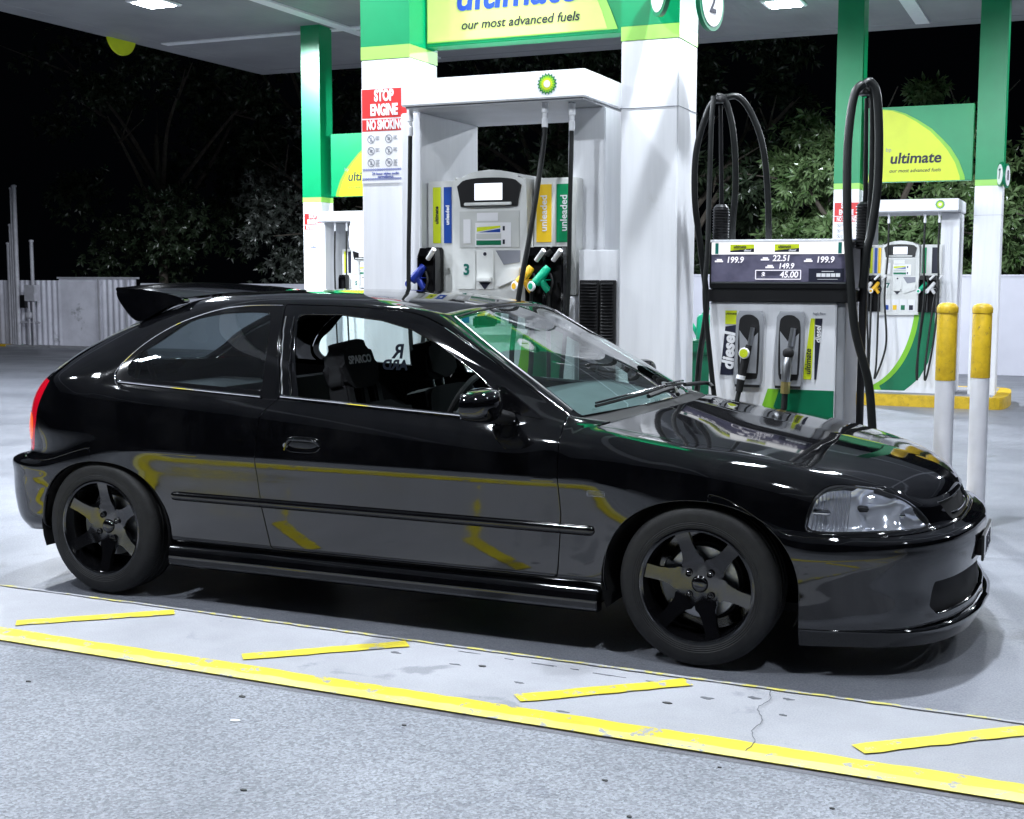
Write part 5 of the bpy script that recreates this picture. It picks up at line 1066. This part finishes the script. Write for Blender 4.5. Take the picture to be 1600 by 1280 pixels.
# hose masts and looped hoses
for (mx, lb, s) in ((.71, 'left hose mast of the diesel pump with black hoses looped from its clamp', 1), (1.455, 'right hose mast of the diesel pump with thick looped black hoses', 2)):
    mt_ = empty('hose_mast', (mx, 1.60, .045), lb, 'hose mast', 'black hose masts beside the diesel pump')
    MB().tube([(0, .10, 0), (0, .10, 1.62)], .020, 12).build('post', 'black_trim', mt_); MB().tube([(0, .10, 1.5), (0, .08, 1.75), (0, .03, 2.2)], [.016, .012, .010], 10).build('rod', 'black_trim', mt_)
    rg = MB()
    for k in range(15): rg.lathe([(.040, -.004), (.047, 0), (.040, .004)], axis=(0, .08, 1.46+k*.0145), d='z', seg=20)
    rg.lathe([(.03, 1.45), (.040, 1.455), (.040, 1.675), (.025, 1.69)], axis=(0, .08, 0), d='z', seg=20); rg.build('spring', 'black_trim', mt_)
    MB().lathe([(.02, 2.205), (.040, 2.21), (.043, 2.225), (.036, 2.24), (.02, 2.245)], axis=(0, .0, 0), d='z', seg=20, closed=True).tube([(-.045, 0, 2.235), (.045, 0, 2.245)], .009, 8).build('clamp', 'black_trim', mt_)
Hm = [
 ('left-hand hose bowing out toward the column, left of the diesel pump', [(.70, 1.56, 2.27), (.66, 1.55, 2.20), (.605, 1.55, 2.0), (.60, 1.56, 1.75), (.63, 1.58, 1.5), (.66, 1.6, 1.2), (.62, 1.62, .9), (.60, 1.62, .5)], .0165),
 ('straight hose hanging down the left front corner of the diesel pump', [(.70, 1.53, 2.28), (.695, 1.51, 2.15), (.695, 1.49, 1.8), (.70, 1.46, 1.5), (.695, 1.44, 1.25), (.735, 1.43, .9), (.775, 1.42, .60), (.80, 1.40, .30)], .0135),
 ('middle hose dropping straight behind the display of the diesel pump', [(.70, 1.58, 2.29), (.745, 1.60, 2.26), (.785, 1.61, 2.10), (.80, 1.62, 1.85), (.785, 1.63, 1.6), (.79, 1.64, 1.3)], .0165),
 ('hose arching to the right over the display of the diesel pump', [(.72, 1.60, 2.27), (.80, 1.62, 2.285), (.87, 1.64, 2.20), (.93, 1.66, 2.03), (.955, 1.68, 1.8), (.965, 1.70, 1.5), (.965, 1.72, 1.35)], .0165),
 ('thick hose crossing the right side of the diesel pump down to the ground', [(1.455, 1.52, 2.30), (1.415, 1.50, 2.24), (1.395, 1.48, 2.0), (1.405, 1.46, 1.65), (1.425, 1.45, 1.4), (1.46, 1.44, 1.1), (1.53, 1.44, .85), (1.555, 1.44, .65), (1.575, 1.44, .35), (1.58, 1.45, .05)], .0215),
 ('thick hose looping over to the right beside the right mast', [(1.46, 1.54, 2.30), (1.485, 1.55, 2.31), (1.515, 1.56, 2.25), (1.53, 1.57, 2.05), (1.53, 1.57, 1.8), (1.51, 1.56, 1.6), (1.49, 1.55, 1.48), (1.475, 1.55, 1.3)], .0215),
 ('inner hose hanging between the two thick loops on the right mast', [(1.475, 1.56, 2.29), (1.49, 1.58, 2.26), (1.495, 1.60, 2.1), (1.495, 1.62, 1.85), (1.485, 1.63, 1.6), (1.48, 1.64, 1.4)], .0165),
]
for lb, pts, r in Hm:
    h = MB().tube(crv(pts, 10), r, 12).build('looped_hose', 'hose_rubber'); tag(h, lb, 'hose', HD)
# bollards
def make_bollard():
    b_ = empty('bollard', (0, 0, 0), 'x', 'bollard', 'white steel bollards with yellow tops')
    MB().lathe([(.050, -.1), (.050, .835)], d='z', seg=28).build('post', 'bollard_white', b_)
    MB().lathe([(.0505, .835), (.0515, .836), (.0515, 1.185), (.0505, 1.187)], d='z', seg=28).build('sleeve', 'worn_yellow', b_); MB().lathe([(.050, 1.187), (.054, 1.19), (.055, 1.215), (.046, 1.232), (.03, 1.240), (.001, 1.243)], d='z', seg=28).build('cap', 'worn_yellow', b_); return b_
bo = make_bollard(); bo.location = (1.84, 2.02, -.02); bo['label'] = 'left of the two white bollards with yellow tops, nearer the diesel pump'
bo2 = copy_tree(bo); bo2.location = (1.985, 2.42, -.03); bo2['label'] = 'right of the two white bollards with yellow tops, by the nose of the car'
# bin with watering can
bn = empty('bin', (.22, 2.45, .03), 'square green plastic bin between the thick column and the diesel pump', 'bin'); MB().prism([(0.02, 0), (.36, 0), (.38, .86), (0, .86)], 1, 0, .35, .01).build('tub', 'bin_green', bn); MB().box((-.02, -.02, .861), (.40, .37, .94), .015).build('rim', 'bin_green', bn)
wc = empty('watering_can', (.40, 2.60, .975), 'green plastic watering can standing on the green bin', 'watering can'); MB().lathe([(.001, 0), (.075, 0), (.07, .13), (.06, .15), (.03, .152)], d='z', seg=24).build('can', 'nozzle_green', wc); MB().tube([(-.06, 0, .02), (-.11, 0, .10), (-.135, 0, .19)], [.016, .011, .014], 10).build('spout', 'nozzle_green', wc); MB().tube(crv([(-.04, 0, .145), (0, 0, .185), (.055, 0, .16), (.085, 0, .10), (.07, 0, .05)], 6), .008, 8).build('handle', 'nozzle_green', wc)
# ================================================================ BOUNDARY
yw = 20.3; zb = gz(yw)
w_ = empty('wall', (0, yw, zb), 'plain white boundary wall behind the pumps on the right', 'wall'); MB().box((-9.0, 0, -.3), (25, .18, 1.79), .01).build('wall_face', 'wall_paint', w_); MB().box((-9.0, -.02, 1.79), (25, .20, 1.83), .006).build('coping', 'wall_paint', w_)
w2 = MB().box((-18.55, .05, -.3), (-9.02, .20, 1.60), .01).build('wall', 'wall_paint'); w2.location = (0, yw, zb); tag(w2, 'lower stretch of white boundary wall behind the rear spoiler of the car', 'wall')
fe_ = empty('fence', (0, yw, zb), 'pale corrugated metal fence at the left edge with dark stains', 'fence'); b = MB(); xs = np.arange(-40, -18.6, .035); pv = None
for i, x in enumerate(xs):
    flat = -21.0 < x < -19.7
    yy = (0 if flat else .018*math.sin(2*math.pi*x/.175)); v = (b.bm.verts.new((x, yy, .02)), b.bm.verts.new((x, yy, 1.66 if x < -21 else 1.72)))
    if pv: b.bm.faces.new((pv[0], v[0], v[1], pv[1]))
    pv = v
b.build('corrugated_sheet', 'fence_sheet', fe_, ang=80); MB().box((-21.05, -.05, 1.70), (-18.55, .03, 1.745)).build('top_rail', 'pipe_paint', fe_)
for x in (-19.75, -18.9): MB().box((x-.03, -.05, 0), (x+.03, -.01, 1.7)).build('post', 'pipe_paint', fe_)
kb = MB().box((-40, yw-.55, zb-.1), (-13, yw-.30, zb+.06), .01).build('kerb', 'strip_concrete'); kb['kind'] = 'structure'; kb2 = MB().box((-40, yw-.56, zb-.1), (-22.3, yw-.29, zb+.065), .012).build('kerb_paint', 'worn_yellow'); kb2['kind'] = 'structure'
PG = 'pale vent pipes by the corrugated fence'
for (x, y, h, r, lb) in ((-22.10, 19.9, 3.9, .035, 'tallest thin vent pipe with a dark cap, by the fence'), (-21.95, 19.85, 3.95, .055, 'thick pale vent pipe, tallest of the group'), (-22.22, 19.95, 3.0, .035, 'second thin vent pipe from the left'), (-22.35, 20.0, 2.55, .045, 'shortest left vent pipe of the group'), (-21.50, 19.9, 2.6, .045, 'single vent pipe standing right of the group, above the meter box')):
    v = empty('vent_pipe', (x, y, zb), lb, 'pipe', PG); MB().tube([(0, 0, 0), (0, 0, h)], r, 12).build('pipe', 'pipe_paint', v)
    MB().lathe([(r, h), (r+.015, h+.01), (r+.015, h+.05), (.001, h+.07)], d='z', seg=12).build('cap', 'pipe_paint', v)
mb_ = empty('meter_box', (-21.6, 19.75, zb), 'pale meter box with valves mounted on the vent pipes', 'meter box'); MB().box((-.05, 0, 1.15), (.28, .18, 1.55), .01).build('box', 'pipe_paint', mb_); MB().box((-.22, .02, .98), (-.06, .16, 1.3), .01).build('control_box', 'black_trim', mb_); b = MB().tube([(-.3, .1, .62), (.35, .1, .62)], .025, 8); ell(b, (.02, .08, .8), (.10, .08, .09)); b.tube([(.02, .08, .0), (.02, .08, 1.15)], .03, 8).tube([(.16, .08, .0), (.16, .08, 1.15)], .03, 8); b.build('pipework', 'pipe_paint', mb_)
# far lane markings on the right
line((2.0, 16.2), (9, 16.6), .04, .04, 'decal_white', z=gz(16.4)+.006, seg=4, rag=0); line((2.0, 13.4), (7, 13.6), .04, .04, 'decal_white', z=gz(13.5)+.006, seg=4, rag=0)
# ================================================================ TREES
def make_tree(loc, h, crown, leaf, nleaf, mat, label, seed, group, trunk_r=.16, cl=None, limbs=7, size=.13):
    rg = random.Random(seed); t = empty('tree', loc, label, 'tree', group); b = MB()
    top_ = Vector((rg.uniform(-.4, .4), rg.uniform(-.3, .3), h*.62)); b.tube(crv([(0, 0, -.3), (rg.uniform(-.2, .2), 0, h*.25), tuple(top_*.8), tuple(top_)], 5), [trunk_r*(1-.045*k) for k in range(16)], 10)
    cls = []
    for k in range(limbs):
        a = 2*math.pi*k/limbs+rg.uniform(-.3, .3); z0 = h*rg.uniform(.28, .55); e = Vector((crown[0]*.75*math.cos(a), crown[1]*.75*math.sin(a), h*rg.uniform(.5, .95)))
        s0 = Vector((0, 0, z0)); mid = (s0+e)/2+Vector((rg.uniform(-.3, .3), rg.uniform(-.3, .3), rg.uniform(-.1, .4))); b.tube(crv([tuple(s0), tuple(mid), tuple(e)], 5), [trunk_r*.5*(1-.075*q) for q in range(11)], 7)
        for q in range(3):
            f = e+Vector((rg.gauss(0, .6), rg.gauss(0, .6), rg.gauss(0, .5))); b.tube([tuple(mid.lerp(e, .6)), tuple(f)], [trunk_r*.2, .01], 5)
    b.build('trunk', 'bark', t)
    # crown: many leaf sprays gathered in irregular clumps
    r2 = np.random.default_rng(seed); nc = cl or 46; C_ = []
    while len(C_) < nc:
        p = r2.normal(size=3); p /= np.linalg.norm(p); p *= r2.uniform(.35, 1)**.5; z = h*.58+p[2]*crown[2]
        if z > .5: C_.append((p[0]*crown[0], p[1]*crown[1], z, r2.uniform(.28, .75)*crown[0]*.38))
    C_ = np.array(C_); ns = nleaf//6; idx = r2.integers(0, nc, ns); dd = r2.normal(size=(ns, 3)); dd /= np.linalg.norm(dd, axis=1)[:, None]; ctr = C_[idx, :3]+dd*(C_[idx, 3]*r2.uniform(.3, 1.05, ns))[:, None]*[1, 1, .75]
    V = []; F = []
    for c, d0 in zip(ctr, dd):
        ax = d0+r2.normal(size=3)*.5+np.array([0, 0, -.25]); ax /= np.linalg.norm(ax); s1_ = np.cross(ax, [.3, .2, 1]); s1_ /= np.linalg.norm(s1_); s2_ = np.cross(ax, s1_)
        for k in range(6):
            a = k*1.05+r2.uniform(-.3, .3); out = (s1_*math.cos(a)+s2_*math.sin(a))*.9+ax*r2.uniform(.1, .8)+np.array([0, 0, -.35]); out /= np.linalg.norm(out); w = np.cross(out, ax); w /= max(np.linalg.norm(w), 1e-6); ln_ = size*r2.uniform(.7, 1.25); wd = ln_*leaf
            q0 = c; up_ = np.cross(out, w)*ln_*.10; i0 = len(V)
            V += [q0, q0+out*ln_*.5+w*wd-up_*.2, q0+out*ln_*.5-w*wd-up_*.2, q0+out*ln_-up_, q0+out*ln_*.5+up_*.6]; F += [(i0, i0+1, i0+4), (i0, i0+4, i0+2), (i0+1, i0+3, i0+4), (i0+4, i0+3, i0+2)]
    me = bpy.data.meshes.new('crown'); me.from_pydata([tuple(v) for v in V], [], F); link(me, 'crown', mat, t); return t
TG = 'dark trees behind the boundary wall'
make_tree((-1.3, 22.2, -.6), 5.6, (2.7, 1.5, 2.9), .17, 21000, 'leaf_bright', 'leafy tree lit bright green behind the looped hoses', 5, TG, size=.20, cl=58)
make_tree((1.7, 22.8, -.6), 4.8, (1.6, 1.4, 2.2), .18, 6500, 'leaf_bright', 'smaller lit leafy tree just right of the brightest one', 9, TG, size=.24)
make_tree((-6.0, 23.8, -.6), 8.5, (3.4, 2.0, 4.0), .16, 11000, 'leaf_dark', 'dark tree with pale twigs seen through the gap under the near gantry', 12, TG, size=.26)
make_tree((-14.3, 23.4, -.6), 5.6, (3.2, 1.6, 2.8), .2, 13000, 'leaf_grey', 'rounded dark shrub-like tree above the car roof on the left', 15, TG, size=.17, cl=60)
make_tree((-21.5, 25.0, -.6), 9.5, (4.5, 2.4, 4.6), .2, 12000, 'leaf_dark', 'tall dark tree behind the vent pipes', 18, TG, size=.2)
make_tree((-17.0, 27.0, -.6), 12, (5.0, 3, 5.5), .2, 12000, 'leaf_dark', 'tallest dark tree behind the rounded one on the left', 21, TG, size=.24)
make_tree((4.4, 24.6, -.6), 8.5, (3.0, 2.2, 4.0), .2, 9000, 'leaf_dark', 'dark tree behind the far right sign board', 24, TG, size=.24)
make_tree((-9.8, 25.5, -.6), 10.5, (4.0, 2.2, 4.8), .2, 9000, 'leaf_dark', 'dark tree behind the near left column', 27, TG, size=.22)
make_tree((9.5, 25.5, -.6), 9, (4.0, 2.2, 4.5), .2, 7000, 'leaf_dark', 'darkest tree beyond the right end of the wall', 30, TG, size=.24)
